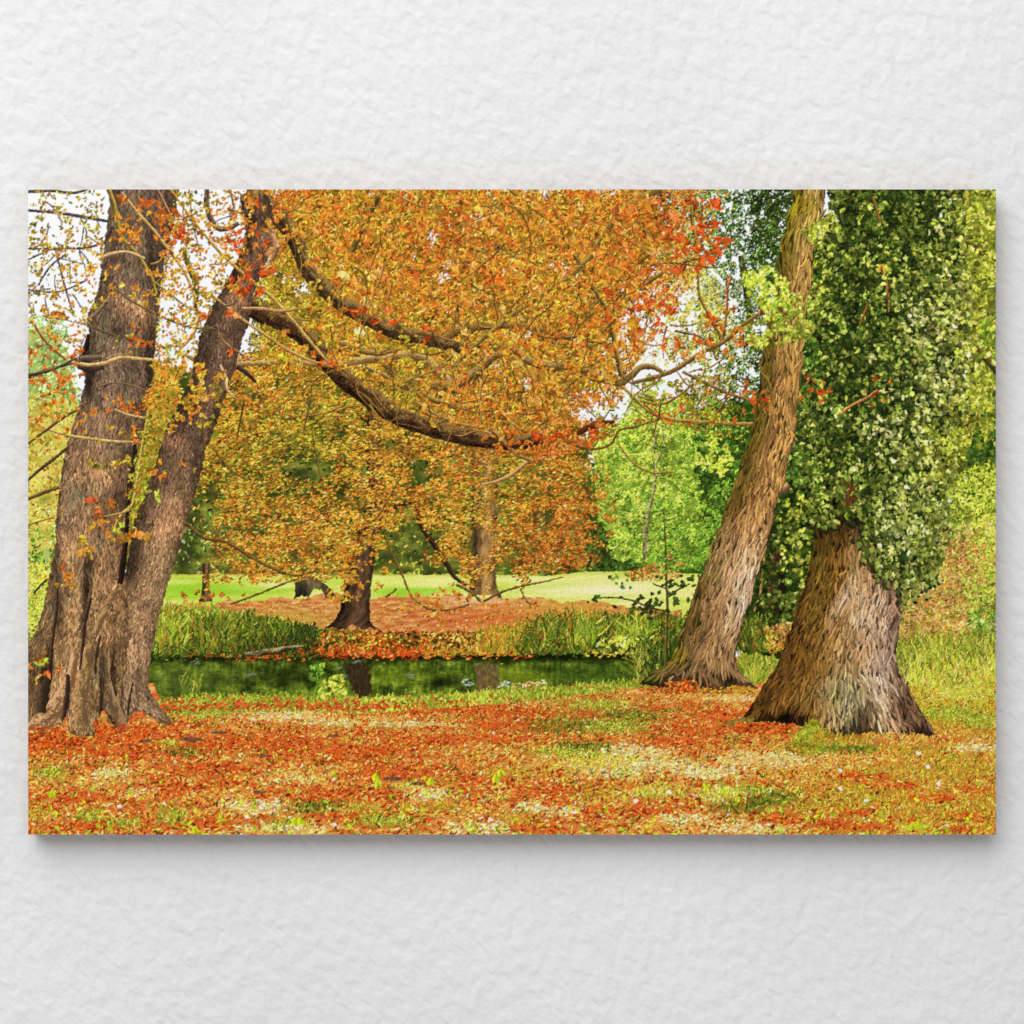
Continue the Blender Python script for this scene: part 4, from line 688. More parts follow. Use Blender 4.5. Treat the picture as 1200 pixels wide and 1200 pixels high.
# ================= left double trunk =================
def bark1(u, v, X, Y, w):
    n1 = perlin(u * w / 2.4 + .7 * perlin(u * w / 9, v / 12, 231), v / 9 + .5 * perlin(u * w / 6, v / 20, 233), 235)
    n2 = fbm(u * w / 1.3, v / 3.2, 237, 3); n3 = fbm(X / 22, Y / 30, 239, 3)
    cr_, h_, g_ = ridge(u, v, X, Y, w, 22, 15, 621); crack = np.clip(.2 * cr_ + .3 * (1 - sst(-.7, -.1, n1 + .4 * n2)), 0, 1)
    side = .80 + .42 * np.exp(-((u - .42) / .36) ** 2)
    b = ramp(np.clip((Y - 260) / 560, 0, 1), [(0, C(94, 76, 62)), (.35, C(104, 84, 66)), (.6, C(126, 98, 70)), (1, C(138, 108, 72))])
    c = b * (1.14 * side + .46 * n3 + .28 * n2 + .14 * h_)[:, None] * (1 - .44 * crack)[:, None]; c = mix(c, C(128, 124, 96) * (1 + .3 * n2)[:, None], (.45 * sst(.1, .6, fbm(X / 34, Y / 46, 249, 3)))[:, None])
    for x, y, rx, ry, s in [(166, 368, 16, 22, .75), (150, 360, 18, 8, .6), (96, 558, 12, 8, .6), (120, 560, 14, 9, .5), (76, 640, 6, 12, .7), (108, 540, 10, 16, .3), (140, 560, 8, 12, .4), (79, 751, 9, 3.4, .9), (86, 735, 3, 9, .7), (99, 768, 5, 14, .8), (123, 749, 10, 3, .6), (133, 700, 3.5, 14, .5), (72, 800, 8, 18, .5), (60, 835, 20, 12, .85), (90, 800, 8, 12, .6), (88, 835, 7, 20, .45), (125, 730, 22, 40, .25), (84, 770, 4, 30, .35), (120, 650, 12, 22, .35), (136, 690, 10, 14, .5), (92, 520, 10, 40, .2)]:
        t = gau(X, Y, x, y, rx, ry) * s; c = mix(c, C(218, 160, 112) * (1 + .35 * n2 - .18 * crack)[:, None], np.clip(t * (1 + .8 * n3 + .6 * n2)[:, None], 0, 1))
    for x, y, rx, ry, s in [(100, 400, 5, 26, .8), (106, 430, 7, 18, .7), (104, 455, 5, 20, .7), (176, 420, 5, 60, .6), (140, 390, 12, 12, .5), (176, 300, 4, 60, .4), (154, 570, 3, 40, .6), (142, 580, 8, 40, .35), (70, 720, 4, 60, .5), (104, 660, 9, 10, .75), (102, 690, 5, 30, .85), (98, 730, 4, 30, .7), (108, 760, 2.6, 26, .8), (120, 800, 3, 24, .7), (134, 790, 2.6, 40, .7), (80, 805, 3.5, 30, .85), (76, 830, 3, 14, .85), (52, 800, 7, 30, .9), (58, 770, 4, 22, .8), (50, 830, 8, 12, .9), (120, 775, 2, 18, .6), (36, 800, 10, 50, .45), (64, 680, 5, 60, .35), (116, 610, 12, 22, .3)]:
        t = np.clip(gau(X, Y, x, y, rx, ry) * s * (1 + .7 * n3 + .5 * n2)[:, None], 0, .93); c = mix(c, C(38, 29, 24), t)
    return c
def bark2(u, v, X, Y, w):
    n2 = fbm(X / 1.5 + Y / 5, Y / 3.2, 245, 3); n3 = fbm(X / 20, Y / 26, 247, 3)
    crack, h_, g_ = ridge(u, v, X, Y, w, 17, 12, 641); crack = crack * .25; side = .66 + .5 * np.exp(-((u - .62) / .4) ** 2)
    b = ramp(np.clip((Y - 260) / 560, 0, 1), [(0, C(84, 64, 50)), (.45, C(98, 76, 58)), (.7, C(124, 98, 70)), (1, C(130, 104, 78))])
    c = b * (1.16 * side + .40 * n3 + .32 * n2 + .12 * h_)[:, None] * (1 - .40 * crack)[:, None]
    for x, y, rx, ry, s in [(200, 612, 22, 16, .5), (190, 625, 20, 8, .5), (203, 590, 10, 5, .4), (202, 516, 10, 8, .7), (278, 352, 16, 14, .45), (322, 282, 10, 20, .7), (196, 620, 8, 20, .3), (160, 720, 14, 40, .25)]:
        c = mix(c, C(206, 148, 104) * (1 + .4 * n2)[:, None], np.clip(gau(X, Y, x, y, rx, ry) * s * (1 + .9 * n3 + .7 * n2)[:, None], 0, 1))
    for x, y, rx, ry, s in [(214, 480, 10, 26, .4), (160, 640, 6, 40, .5), (150, 665, 5, 18, .8), (230, 550, 8, 60, .4), (255, 490, 5, 30, .5), (142, 790, 3, 40, .8), (162, 805, 3, 30, .4), (238, 440, 8, 30, .3)]:
        c = mix(c, C(34, 26, 22), np.clip(gau(X, Y, x, y, rx, ry) * s * (1 + .7 * n3)[:, None], 0, .9))
    k = rng.random(len(X)) > .985; c[k] = c[k] * 1.35
    return c
trunk([(236, 282, 316), (262, 288, 320), (290, 284, 318), (310, 276, 310), (330, 266, 302), (348, 256, 296), (372, 243, 292), (400, 234, 283), (425, 228, 277), (450, 221, 268), (480, 207, 259), (500, 197, 251), (520, 190, 243), (560, 177, 234), (600, 162, 222), (640, 152, 210), (665, 149, 202), (680, 143, 198), (720, 130, 187), (760, 128, 178), (790, 128, 174), (808, 128, 175), (822, 128, 183), (836, 128, 194), (850, 126, 206)], p_l2, bark2, 1.4, [(120, 842), (135, 850), (147, 852), (156, 834), (164, 832), (178, 840), (196, 850), (206, 850)], plates=(6, 1.9, .66, .05, .08))
trunk([(218, 131, 210), (250, 128, 205), (300, 121, 195), (345, 114, 188), (362, 107, 186), (376, 103, 185), (392, 105, 183), (410, 99, 182), (418, 92, 181), (424, 84, 181), (430, 90, 180), (436, 98, 180), (452, 99, 178), (470, 95, 175), (500, 86, 169), (530, 77, 162), (560, 72, 157), (600, 67, 152), (640, 65, 147), (670, 60, 145), (685, 57, 148), (720, 49, 150), (742, 41, 150), (758, 32, 149), (780, 20, 148), (810, 10, 142), (862, 5, 142)], p_l1, bark1, 1.4, [(10, 858), (33, 856), (45, 852), (60, 851), (72, 849), (78, 838), (82, 858), (96, 864), (112, 861), (115, 835), (122, 832), (128, 840), (136, 853), (142, 850), (150, 846)], plates=(9, 2.0, .58, 0.0, .08))
# seam between the trunks, root ridges
stroke([(151, 560, 1), (150, 600, 2.2), (147, 640, 3), (143, 672, 3.4), (141, 684, 2.6)], p_l1, (44, 28, 24), (70, 44, 36), (24, 16, 14))
stroke([(160, 500, 1.4), (156, 540, 1.8), (152, 575, 1)], p_l1, (50, 40, 34))
stroke([(88, 765, 4), (85, 785, 5.5), (78, 808, 8), (66, 828, 10), (50, 846, 11), (38, 858, 10)], p_l1, (160, 122, 82), (222, 172, 124), (122, 92, 64), rough=.35)
stroke([(143, 690, 2), (134, 696, 3), (125, 712, 3.2), (115, 735, 3.4), (106, 758, 4), (101, 785, 6), (97, 812, 7), (96, 836, 8.5), (95, 856, 7)], p_l1, (142, 112, 74), (190, 146, 96), (112, 88, 60), rough=.35)
stroke([(126, 770, 2.4), (128, 795, 3.6), (133, 820, 5), (140, 842, 6.5), (146, 858, 6)], p_l1, (136, 108, 76), (166, 132, 94), (104, 82, 60), rough=.35)
for a in [[(107, 700, 1.4), (100, 730, 1.8), (97, 760, 1.4), (94, 785, 1)], [(118, 745, 1), (113, 770, 1.4), (112, 790, 1)], [(80, 790, 1.8), (79, 815, 3), (75, 840, 2)], [(119, 795, 1.2), (119, 820, 1.8), (117, 838, 1.2)], [(134, 762, .8), (131, 790, 1.2), (137, 815, 1)], [(68, 690, 1), (66, 720, 1.4), (62, 750, 1.6), (58, 790, 3.4), (52, 815, 5), (50, 835, 4)], [(156, 800, .8), (152, 820, 1.2), (150, 838, 1)]]:
    stroke(a, p_l1, (64, 48, 37), (92, 70, 52), (42, 32, 26), edge=.5)
# stub and collar on the left trunk
stroke([(120, 419, 2), (102, 420, 3), (84, 424, 3.2)], p_l1, (112, 92, 74), (150, 124, 98)); stroke([(122, 430, 3), (104, 432, 4), (92, 430, 2.4)], p_l1, (74, 58, 48))
stroke([(125, 352, 1), (115, 366, 2), (103, 376, 2.4)], p_l1, (132, 106, 84)); stroke([(104, 392, 1.5), (101, 408, 2.5), (98, 416, 1)], p_l1, (40, 32, 28))
# knot at the top of the right trunk
stroke([(292, 252, 5), (296, 258, 6), (300, 262, 4)], p_l2, (44, 34, 28), (70, 54, 44)); stroke([(296, 222, 5), (297, 235, 5.5), (294, 244, 4)], p_lb, (140, 104, 60)); stroke([(318, 275, 4), (322, 290, 5), (318, 305, 3)], p_l2, (190, 136, 96), (224, 172, 128))
# leaf litter against the roots
X, Y = scatter([(33, 850), (74, 850), (80, 865), (112, 865), (118, 842), (150, 847), (206, 847), (215, 862), (33, 880)], 520, lambda X, Y: sst(840, 862, Y + 5 * fbm(X / 6, Y / 6, 251, 2)))
stamp(X, Y, rng.normal(0, .7, len(X)), rng.uniform(3, 6.5, len(X)), rng.uniform(1.2, 2.4, len(X)), jitter(pick(['RED'], [(100, 850)], X, Y), .2), p_litter, curve=rng.normal(0, .3, len(X)))
clusters([(112, 846), (124, 842), (126, 860), (112, 862)], 14, (3, 6), p_litter, [(118, 850, 'RED')])

# ---- twigs and leaves over and beside the left trunks ----
G1, G2, TN, DKT = (150, 128, 56), (122, 104, 50), (190, 148, 90), (74, 66, 72)
for pts, c in [([(127, 220, 2.2), (134, 240, 2.4), (138, 262, 2.4), (143, 279, 2.4), (155, 291, 1.8), (168, 308, 1.7), (178, 326, 1.5), (183, 345, 1.3)], G1), ([(143, 226, 1.2), (162, 250, 1.5), (180, 270, 1.5), (198, 293, 1.5), (214, 315, 1.4), (226, 340, 1.4), (232, 365, 1.4), (230, 385, 1.5), (220, 400, 1.5), (210, 412, 1.2), (208, 420, .8)], TN), ([(200, 222, 1), (218, 247, 1.2), (240, 275, 1.3), (262, 300, 1.5), (290, 325, 1.5), (320, 350, 1.5), (345, 378, 1.6), (370, 408, 1.5), (385, 425, 1.2)], (186, 150, 80)),
               ([(243, 218, 2.6), (243, 240, 2.8), (248, 258, 3), (256, 268, 3), (268, 268, 2.6), (280, 262, 2)], (104, 88, 72)), ([(214, 290, 2), (221, 310, 3), (229, 330, 3.4), (232, 346, 2.4)], (96, 96, 44)), ([(232, 346, 1.6), (228, 362, 1.4)], (90, 80, 44)),
               ([(84, 425, 1.8), (105, 428, 2), (122, 426, 2), (140, 420, 2), (165, 421, 1.6), (185, 423, 1.4), (200, 428, .8)], (206, 160, 100)), ([(116, 304, 1.4), (130, 298, 1.6), (150, 296, 1.4), (170, 303, .9)], (214, 160, 112)), ([(33, 247, 1.2), (70, 250, 1.5), (100, 255, 1.5), (128, 260, 1.4)], DKT), ([(33, 292, .7), (75, 292, 1), (105, 290, 1), (125, 284, .8)], DKT), ([(33, 305, .6), (65, 290, .7)], DKT), ([(45, 335, .6), (60, 312, .8), (78, 298, .7)], DKT),
               ([(33, 225, 1.6), (60, 224, 1.5), (90, 226, 1.2), (104, 222, .8)], (84, 76, 60)), ([(65, 292, .6), (75, 330, .8), (85, 365, .6)], DKT), ([(33, 340, .7), (70, 342, .6), (100, 330, .5)], DKT), ([(40, 380, 1), (52, 398, 1.2), (66, 412, 1.2), (78, 422, .8)], (150, 90, 56)), ([(33, 442, 2), (50, 436, 2), (70, 430, 1.4), (86, 426, 1)], (100, 84, 66)), ([(33, 440, 1.4), (60, 434, 1.4), (90, 420, .8)], (84, 70, 58)),
               ([(33, 494, .8), (45, 498, 1), (62, 505, 1.2), (84, 511, 1.4), (110, 515, 1.6), (140, 518, 1.4), (163, 518, .8)], (196, 160, 96)), ([(33, 520, 1), (55, 504, 1.2), (80, 486, 1.4), (92, 480, 1)], (104, 80, 50)), ([(33, 563, 1.2), (50, 548, 1.4), (66, 536, 1.4), (80, 524, 1)], (84, 70, 44)), ([(33, 585, 1.6), (50, 578, 1.8), (70, 571, 1.6)], (112, 84, 50)), ([(40, 695, .9), (52, 682, 1), (62, 674, .8)], (80, 60, 30)), ([(33, 615, .6), (50, 610, .6), (64, 606, .5)], (150, 120, 60)),
               ([(134, 620, 1), (143, 603, 1.6), (155, 592, 1.4), (160, 570, 1.2), (166, 530, 1), (175, 480, 1), (180, 450, .8)], (176, 152, 76)), ([(124, 605, .7), (140, 602, .9), (152, 598, .8)], (170, 140, 76)), ([(91, 678, .6), (96, 665, .9), (99, 655, .9)], (150, 120, 84)), ([(135, 480, .8), (150, 486, 1.1), (170, 490, .9)], (200, 160, 100)), ([(112, 455, .5), (132, 449, .9), (150, 451, .9), (172, 458, .5)], (120, 92, 66)),
               ([(103, 383, .6), (120, 388, .9), (140, 396, .7)], (96, 78, 50)), ([(128, 332, .7), (150, 350, .9), (175, 364, .9), (200, 376, .9), (225, 384, .8), (250, 386, .6)], (110, 96, 50)), ([(180, 330, .8), (200, 345, .9), (220, 360, .8), (235, 366, .6)], (150, 130, 70)), ([(256, 390, .7), (262, 400, 1), (275, 410, 1.2), (285, 416, .8)], (140, 110, 70)), ([(248, 345, .8), (266, 360, 1.1), (285, 375, 1.3), (310, 392, 1.4), (340, 412, 1.4), (372, 426, 1)], (176, 140, 80)), ([(258, 428, 1.4), (264, 442, 1.6), (267, 458, 1.2), (275, 466, .9)], (206, 160, 116)), ([(278, 430, 2.6), (290, 438, 2.2), (300, 448, 1.2)], (62, 50, 42)), ([(284, 362, 1.6), (305, 362, 1.8), (328, 365, 1.6), (350, 362, .8)], (176, 130, 86)), ([(278, 512, .7), (282, 492, .9), (286, 470, .8)], (84, 70, 36)), ([(356, 505, .6), (360, 485, .8), (364, 465, .6)], (110, 84, 44)),
               ([(236, 470, .7), (238, 500, .9), (240, 525, .8)], (104, 80, 50)), ([(232, 390, .7), (240, 384, .8), (252, 386, .8)], (120, 96, 66)), ([(222, 222, .5), (226, 260, .6), (236, 300, .6)], (150, 110, 60)), ([(178, 310, .6), (188, 306, .8), (192, 300, .5)], (160, 130, 70)), ([(185, 222, .8), (194, 240, .9), (200, 252, .7)], (170, 120, 80))]:
    stroke(pts, p_lb, c)
twigs(26, (36, 226, 120, 400), (14, 40), (.3, .6), ((86, 76, 84), (104, 92, 70)))
twigs(26, (186, 230, 290, 420), (14, 40), (.3, .6), ((96, 84, 70), (130, 104, 60)))
LA = [(50, 240, 'OL'), (80, 270, 'OY'), (60, 300, 'OL'), (100, 300, 'OY'), (50, 340, 'OL'), (90, 350, 'OY'), (110, 330, 'OR'), (110, 250, 'OL'), (60, 380, 'OY'), (40, 420, 'RO'), (80, 430, 'RO'), (60, 450, 'RO'), (40, 480, 'OY')]
LSKY = [(33, 224), (126, 224), (120, 300), (108, 370), (96, 420), (60, 400), (33, 380)]
foliage(LSKY, 620, (2, 5), p_lc, LA, holes(-.02, 14, 353), asp=.45, lum=.18)
clusters(LSKY, 80, (3, 6), p_lc, LA, holes(-.05, 18, 355), k=(2, 5))
clusters([(38, 380), (96, 420), (95, 500), (60, 520), (38, 520)], 60, (4, 8), p_lc, [(60, 420, 'RO'), (50, 440, 'RO'), (80, 470, 'OR'), (50, 500, 'OY')], holes(-.1, 14, 357), k=(2, 5))
RSKY = [(205, 224), (300, 224), (290, 300), (262, 345), (240, 380), (225, 430), (190, 460), (176, 520), (165, 520), (180, 430), (188, 340)]
RA = [(230, 240, 'OL'), (280, 240, 'OR'), (220, 280, 'OY'), (260, 290, 'OR'), (240, 320, 'OY'), (210, 340, 'OY'), (225, 380, 'OL'), (205, 400, 'OY'), (200, 440, 'OY'), (190, 480, 'OY'), (180, 510, 'OL')]
foliage(RSKY, 1250, (2, 5), p_lc, RA, holes(-.08, 12, 359), asp=.45, lum=.16)
clusters(RSKY, 80, (3, 6.5), p_lc, RA, holes(-.08, 16, 361), k=(2, 5))
clusters([(180, 420), (235, 430), (270, 440), (262, 470), (240, 500), (190, 500), (170, 480)], 110, (4, 8), p_lc, [(200, 440, 'OY'), (240, 440, 'OR'), (220, 460, 'OY'), (250, 460, 'OL'), (200, 480, 'OY')], holes(-.1, 12, 363))
clusters([(128, 230), (215, 240), (230, 300), (200, 310), (160, 290), (130, 280)], 42, (5, 9), p_lc, [(140, 280, 'OR'), (180, 265, 'RO'), (200, 280, 'RED'), (170, 290, 'OR'), (210, 260, 'RO')], holes(-.25, 16, 367), k=(4, 6), asp=.32)
clusters([(270, 235), (330, 230), (340, 300), (300, 345), (270, 340), (262, 290)], 46, (5, 9), p_lc, [(290, 265, 'RED'), (310, 290, 'RO'), (280, 310, 'OY'), (290, 330, 'RED'), (320, 240, 'OR')], k=(4, 6), asp=.32)
clusters([(270, 325), (300, 320), (305, 350), (275, 350)], 10, (5, 9), p_lc, [(290, 335, 'RED')], asp=.3)
for (x, y, n, sz, pal, sx, sy) in [(142, 282, 5, 9, 'OR', 8, 4), (165, 270, 5, 10, 'RO', 8, 6), (187, 257, 7, 9, 'RO', 10, 8), (205, 275, 7, 9, 'RO', 10, 10), (205, 262, 4, 9, 'RED', 6, 6), (178, 322, 5, 9, 'OR', 8, 4), (162, 340, 5, 10, 'OY', 9, 5), (174, 345, 6, 9, 'OY', 8, 5), (125, 322, 5, 8, 'OR', 8, 8), (132, 345, 7, 7, 'OY', 14, 5), (150, 395, 5, 7, 'OL', 8, 4), (153, 400, 4, 9, 'RED', 5, 5), (172, 402, 4, 9, 'RO', 6, 4), (168, 386, 3, 8, 'TAN', 8, 2), (152, 415, 4, 6, 'OL', 6, 2), (140, 470, 9, 8, 'OR', 14, 6), (118, 480, 7, 7, 'OR', 14, 3), (165, 480, 8, 7, 'RO', 14, 3), (190, 470, 6, 8, 'OY', 8, 5), (135, 508, 7, 9, 'OY', 10, 4), (155, 512, 6, 9, 'OR', 8, 4), (170, 508, 5, 8, 'OL', 6, 4), (195, 498, 7, 8, 'OY', 10, 4), (222, 470, 8, 8, 'OR', 12, 8), (225, 490, 6, 8, 'OY', 8, 6), (122, 540, 7, 9, 'OL', 12, 3), (140, 543, 5, 9, 'OY', 6, 3), (190, 552, 6, 9, 'OY', 8, 3), (185, 555, 4, 9, 'RED', 6, 4), (215, 543, 4, 6, 'OR', 6, 2), (228, 550, 2, 6, 'OR', 4, 1), (112, 590, 6, 9, 'RED', 8, 6), (128, 592, 4, 8, 'RO', 5, 4), (152, 577, 3, 9, 'OY', 4, 3), (176, 580, 4, 11, 'LY', 4, 4), (118, 612, 6, 10, 'RO', 10, 6), (128, 626, 8, 10, 'OY', 12, 5), (105, 640, 6, 10, 'OY', 10, 4), (100, 648, 5, 9, 'OY', 9, 4), (140, 620, 4, 10, 'LY', 5, 4), (164, 628, 5, 12, 'OR', 8, 3), (150, 632, 4, 11, 'OY', 6, 3), (70, 680, 6, 9, 'OR', 9, 5), (76, 672, 4, 9, 'RO', 6, 5), (82, 688, 4, 8, 'OY', 6, 3), (43, 775, 7, 8, 'OR', 8, 6), (52, 778, 5, 9, 'LY', 7, 5), (64, 782, 4, 11, 'RED', 6, 4), (42, 790, 5, 7, 'TAN', 6, 5), (263, 370, 3, 12, 'RED', 7, 3), (246, 375, 2, 12, 'RED', 2, 6), (213, 366, 2, 9, 'OY', 2, 4), (273, 412, 3, 8, 'RED', 3, 3), (60, 295, 3, 9, 'RO', 6, 6), (84, 280, 2, 10, 'RO', 6, 3), (92, 365, 5, 9, 'OL', 9, 4), (64, 368, 4, 10, 'OR', 7, 5), (45, 415, 6, 8, 'RO', 10, 8), (62, 440, 7, 8, 'RO', 12, 8), (55, 460, 5, 8, 'RO', 8, 8)]:
    m = max(1, int(n * .9)); X = x + rng.normal(0, sx, m); Y = y + rng.normal(0, sy, m)
    clusters(None, 0, (sz * .55, sz * 1.0), p_lc, [(x, y, pal)], k=(2, 4), asp=.34, xy=(X, Y))
foliage([(150, 545), (185, 500), (200, 480), (178, 560), (158, 625), (152, 640)], 160, (3, 6), p_lc, [(180, 520, 'OL'), (165, 590, 'OL')], holes(-.05, 9, 371))

area([(925, 300), (985, 280), (990, 600), (930, 560), (925, 470)], p_ivyb, mott([(0, (22, 36, 16)), (.5, (52, 78, 30)), (1, (106, 132, 52))], 12, 10, 259), 4)
foliage([(920, 300), (990, 260), (990, 600), (920, 560)], 1500, (3, 7), p_ivyb, [(950, 320, 'YG'), (960, 400, 'GM'), (950, 450, 'IV'), (945, 520, 'IV'), (950, 560, 'GM')], asp=.45)
# ================= leaning ridged trunk =================
def bark3(u, v, X, Y, w):
    cr, n, f = ridge(u, v, X, Y, w, 17, 22, 261); cr = cr * .25
    n3 = fbm(X / 24, Y / 30, 269, 3)
    side = .74 + .40 * sst(0, .75, u) - .16 * sst(.9, 1, u)
    b = ramp(np.clip((Y - 222) / 560, 0, 1), [(0, C(164, 132, 74)), (.4, C(160, 120, 66)), (.7, C(166, 122, 72)), (1, C(148, 114, 74))])
    c = b * (1.06 * side + .2 * n3 + .12 * f + .2 * np.clip(n, -.2, 1))[:, None]
    c = mix(c, C(238, 200, 170) * (1 + .3 * f)[:, None], np.clip(.78 * gau(X, Y, 872, 690, 20, 55, .25) * (1 + .9 * f)[:, None], 0, 1)); c = mix(c, C(222, 182, 140), np.clip(.5 * gau(X, Y, 842, 655, 26, 36), 0, 1))
    c = mix(c, C(112, 98, 30), np.clip((.75 * (1 - sst(.05, .45, u + .25 * n3)) * (1 - .55 * sst(560, 640, Y)))[:, None] * 1.0, 0, .8))
    c = mix(c, C(176, 158, 40), np.clip(.85 * gau(X, Y, 938, 242, 18, 12) + .4 * gau(X, Y, 925, 275, 10, 40), 0, .85) * (1 + .3 * f)[:, None])
    c = mix(c, C(196, 170, 40), np.clip(gau(X, Y, 791, 770, 12, 9), 0, .85)); c = mix(c, C(116, 128, 40), np.clip(gau(X, Y, 766, 796, 9, 7), 0, .85))
    c = mix(c, C(206, 160, 112), np.clip(.7 * gau(X, Y, 790, 795, 16, 8) + .6 * gau(X, Y, 872, 798, 12, 8), 0, .8))
    c = c * .97 * (1 - .66 * cr * (1 - .35 * gau(X, Y, 868, 690, 26, 60)[:, 0]))[:, None]
    c = mix(c, C(40, 28, 20), np.clip(.8 * gau(X, Y, 848, 795, 16, 6) + .6 * gau(X, Y, 812, 800, 8, 5), 0, .85))
    return c
stroke([(912, 574, 5), (920, 572, 5), (924, 568, 3)], p_t3, (160, 122, 84))
trunk([(218, 932, 967), (250, 926, 962), (270, 920, 956), (285, 916, 954), (320, 912, 951), (360, 906, 946), (400, 896, 941), (440, 891, 937), (480, 886, 932), (500, 882, 932), (515, 879, 931), (530, 873, 925), (550, 866, 921), (564, 861, 919), (574, 858, 914), (585, 854, 910), (600, 850, 906), (640, 835, 896), (680, 819, 885), (720, 805, 873), (745, 797, 866), (760, 793, 862), (772, 786, 862), (782, 774, 864), (790, 762, 869), (798, 752, 878), (808, 744, 890)], p_t3, bark3, 1.2, [(740, 801), (760, 803), (780, 806), (790, 799), (805, 800), (815, 806), (830, 806), (845, 808), (860, 803), (888, 806)], plates=(22, 2.3, .44, 0.0, .07))
X, Y = scatter([(780, 800), (800, 795), (815, 797), (820, 806), (880, 803), (885, 812), (780, 812)], 260); stamp(X, Y, rng.normal(0, .6, len(X)), rng.uniform(2.5, 5, len(X)), rng.uniform(1.2, 2, len(X)), jitter(pick(['RED', 'OGR'], [(800, 800), (850, 810)], X, Y, 20), .2), p_litter)
# green sprays before the leaning trunk
SPA = [(880, 330, 'LY'), (910, 340, 'LM'), (950, 350, 'YG'), (900, 385, 'YG'), (940, 390, 'YG'), (870, 400, 'YG'), (960, 265, 'YG'), (900, 320, 'LY')]
foliage([(868, 320), (900, 312), (925, 330), (935, 350), (965, 330), (975, 360), (950, 372), (960, 395), (930, 400), (880, 410), (870, 385), (900, 370), (875, 345)], 950, (3, 7), p_t3l, SPA, holes(-.12, 13, 375), asp=.55)
foliage([(940, 270), (975, 250), (985, 290), (955, 290)], 240, (3.5, 8), p_t3l, [(965, 270, 'YG'), (955, 280, 'YG')], holes(-.1, 10, 377), asp=.55)

# ================= ivy-clad trunk =================
def bark4(u, v, X, Y, w):
    cr, n, f = ridge(u, v, X, Y, w, 33, 24, 281, .5); cr = cr * .25
    n3 = fbm(X / 26, Y / 34, 289, 3)
    side = .82 + .28 * sst(.1, .55, u) - .18 * sst(.86, 1, u)
    b = ramp(np.clip(u + .16 * n3, 0, 1), [(0, C(126, 88, 38)), (.32, C(146, 104, 46)), (.5, C(166, 128, 78)), (.8, C(172, 134, 96)), (1, C(130, 98, 72))])
    c = b * (1.08 * side + .18 * n3 + .12 * f + .2 * np.clip(n, -.2, 1))[:, None] * (.80 + .2 * sst(600, 700, Y))[:, None]
    c = mix(c, C(234, 200, 176) * (1 + .35 * f)[:, None], np.clip(.75 * gau(X, Y, 1030, 800, 16, 40) + .55 * gau(X, Y, 1020, 720, 30, 30) + .5 * gau(X, Y, 985, 705, 8, 40, .5) + .3 * gau(X, Y, 1045, 770, 14, 40), 0, .8) * np.clip(1 + 1.2 * f, 0, 1.3)[:, None])
    c = mix(c, C(176, 168, 128) * (1 + .4 * f)[:, None], np.clip(.75 * gau(X, Y, 992, 815, 34, 26) + .5 * gau(X, Y, 1000, 845, 20, 14), 0, .75))
    c = mix(c, C(128, 118, 40), np.clip(.6 * gau(X, Y, 978, 818, 8, 9) + .4 * gau(X, Y, 960, 680, 16, 60), 0, .6))
    c = c * .96 * (1 - .66 * cr)[:, None] * (.34 + .66 * np.clip(np.minimum(sst(596, 650, Y), sst(0, 34, Y - np.interp(X, [1000, 1012, 1035, 1060], [596, 636, 666, 676])) ) + .15 * n3, 0, 1))[:, None]
    c = mix(c, C(34, 24, 16), np.clip(.9 * gau(X, Y, 925, 842, 16, 8) + .7 * gau(X, Y, 1010, 846, 7, 12, -.3) + .55 * gau(X, Y, 1018, 830, 8, 9) + .5 * gau(X, Y, 1060, 838, 8, 22, -.6), 0, .92))
    return c
trunk([(555, 970, 1020), (590, 963, 1030), (615, 957, 1036), (640, 953, 1046), (670, 947, 1056), (700, 939, 1056), (720, 932, 1054), (750, 921, 1051), (780, 910, 1051), (795, 900, 1057), (812, 889, 1066), (830, 878, 1077), (845, 868, 1087), (856, 860, 1093), (866, 856, 1100)], p_t4, bark4, 1.4, [(856, 842), (880, 846), (900, 845), (920, 848), (935, 850), (950, 852), (965, 858), (985, 864), (1005, 861), (1020, 857), (1035, 863), (1055, 866), (1070, 858), (1085, 862), (1100, 866)], plates=(20, 2.4, .44, .05, .07))
area([(924, 872), (936, 858), (946, 846), (954, 840), (962, 852), (972, 858), (985, 866), (965, 878), (945, 884)], p_t4, mott([(0, (104, 108, 22)), (.5, (160, 156, 40)), (1, (200, 190, 70))], 6, 5, 291), 2, 5)
foliage([(918, 876), (946, 848), (960, 850), (1000, 870), (945, 890)], 420, (1.5, 4), p_t4, [(945, 862, 'LY'), (935, 876, 'OGR')], jit=8, dim=.2)
area([(846, 848), (866, 840), (886, 840), (878, 848), (862, 851)], p_t4, mott([(0, (104, 92, 36)), (1, (176, 146, 66))], 4, 3, 293), 2.5, 4)
X, Y = scatter([(950, 856), (1000, 860), (1040, 858), (1100, 862), (1100, 872), (950, 872)], 420); stamp(X, Y, rng.normal(-1.2, .6, len(X)), rng.uniform(3, 7, len(X)), rng.uniform(.7, 1.5, len(X)), jitter(pick(['OGR', 'TAN'], [(980, 864), (1060, 866)], X, Y, 20), .14), p_litter)
X, Y = scatter([(862, 846), (930, 848), (922, 860), (860, 858)], 240); stamp(X, Y, rng.normal(0, .6, len(X)), rng.uniform(3, 6, len(X)), rng.uniform(1.2, 2.4, len(X)), jitter(pick(['RED'], [(900, 850)], X, Y), .2), p_litter)
IVP = [(968, 218), (974, 258), (958, 300), (966, 340), (950, 380), (962, 420), (942, 460), (940, 500), (936, 540), (948, 585), (960, 606), (985, 596), (1000, 598), (1014, 604), (1012, 640), (1030, 664), (1048, 672), (1064, 690), (1078, 680), (1098, 672), (1104, 620), (1120, 570), (1138, 530), (1132, 480), (1150, 430), (1138, 380), (1148, 330), (1126, 290), (1140, 218)]
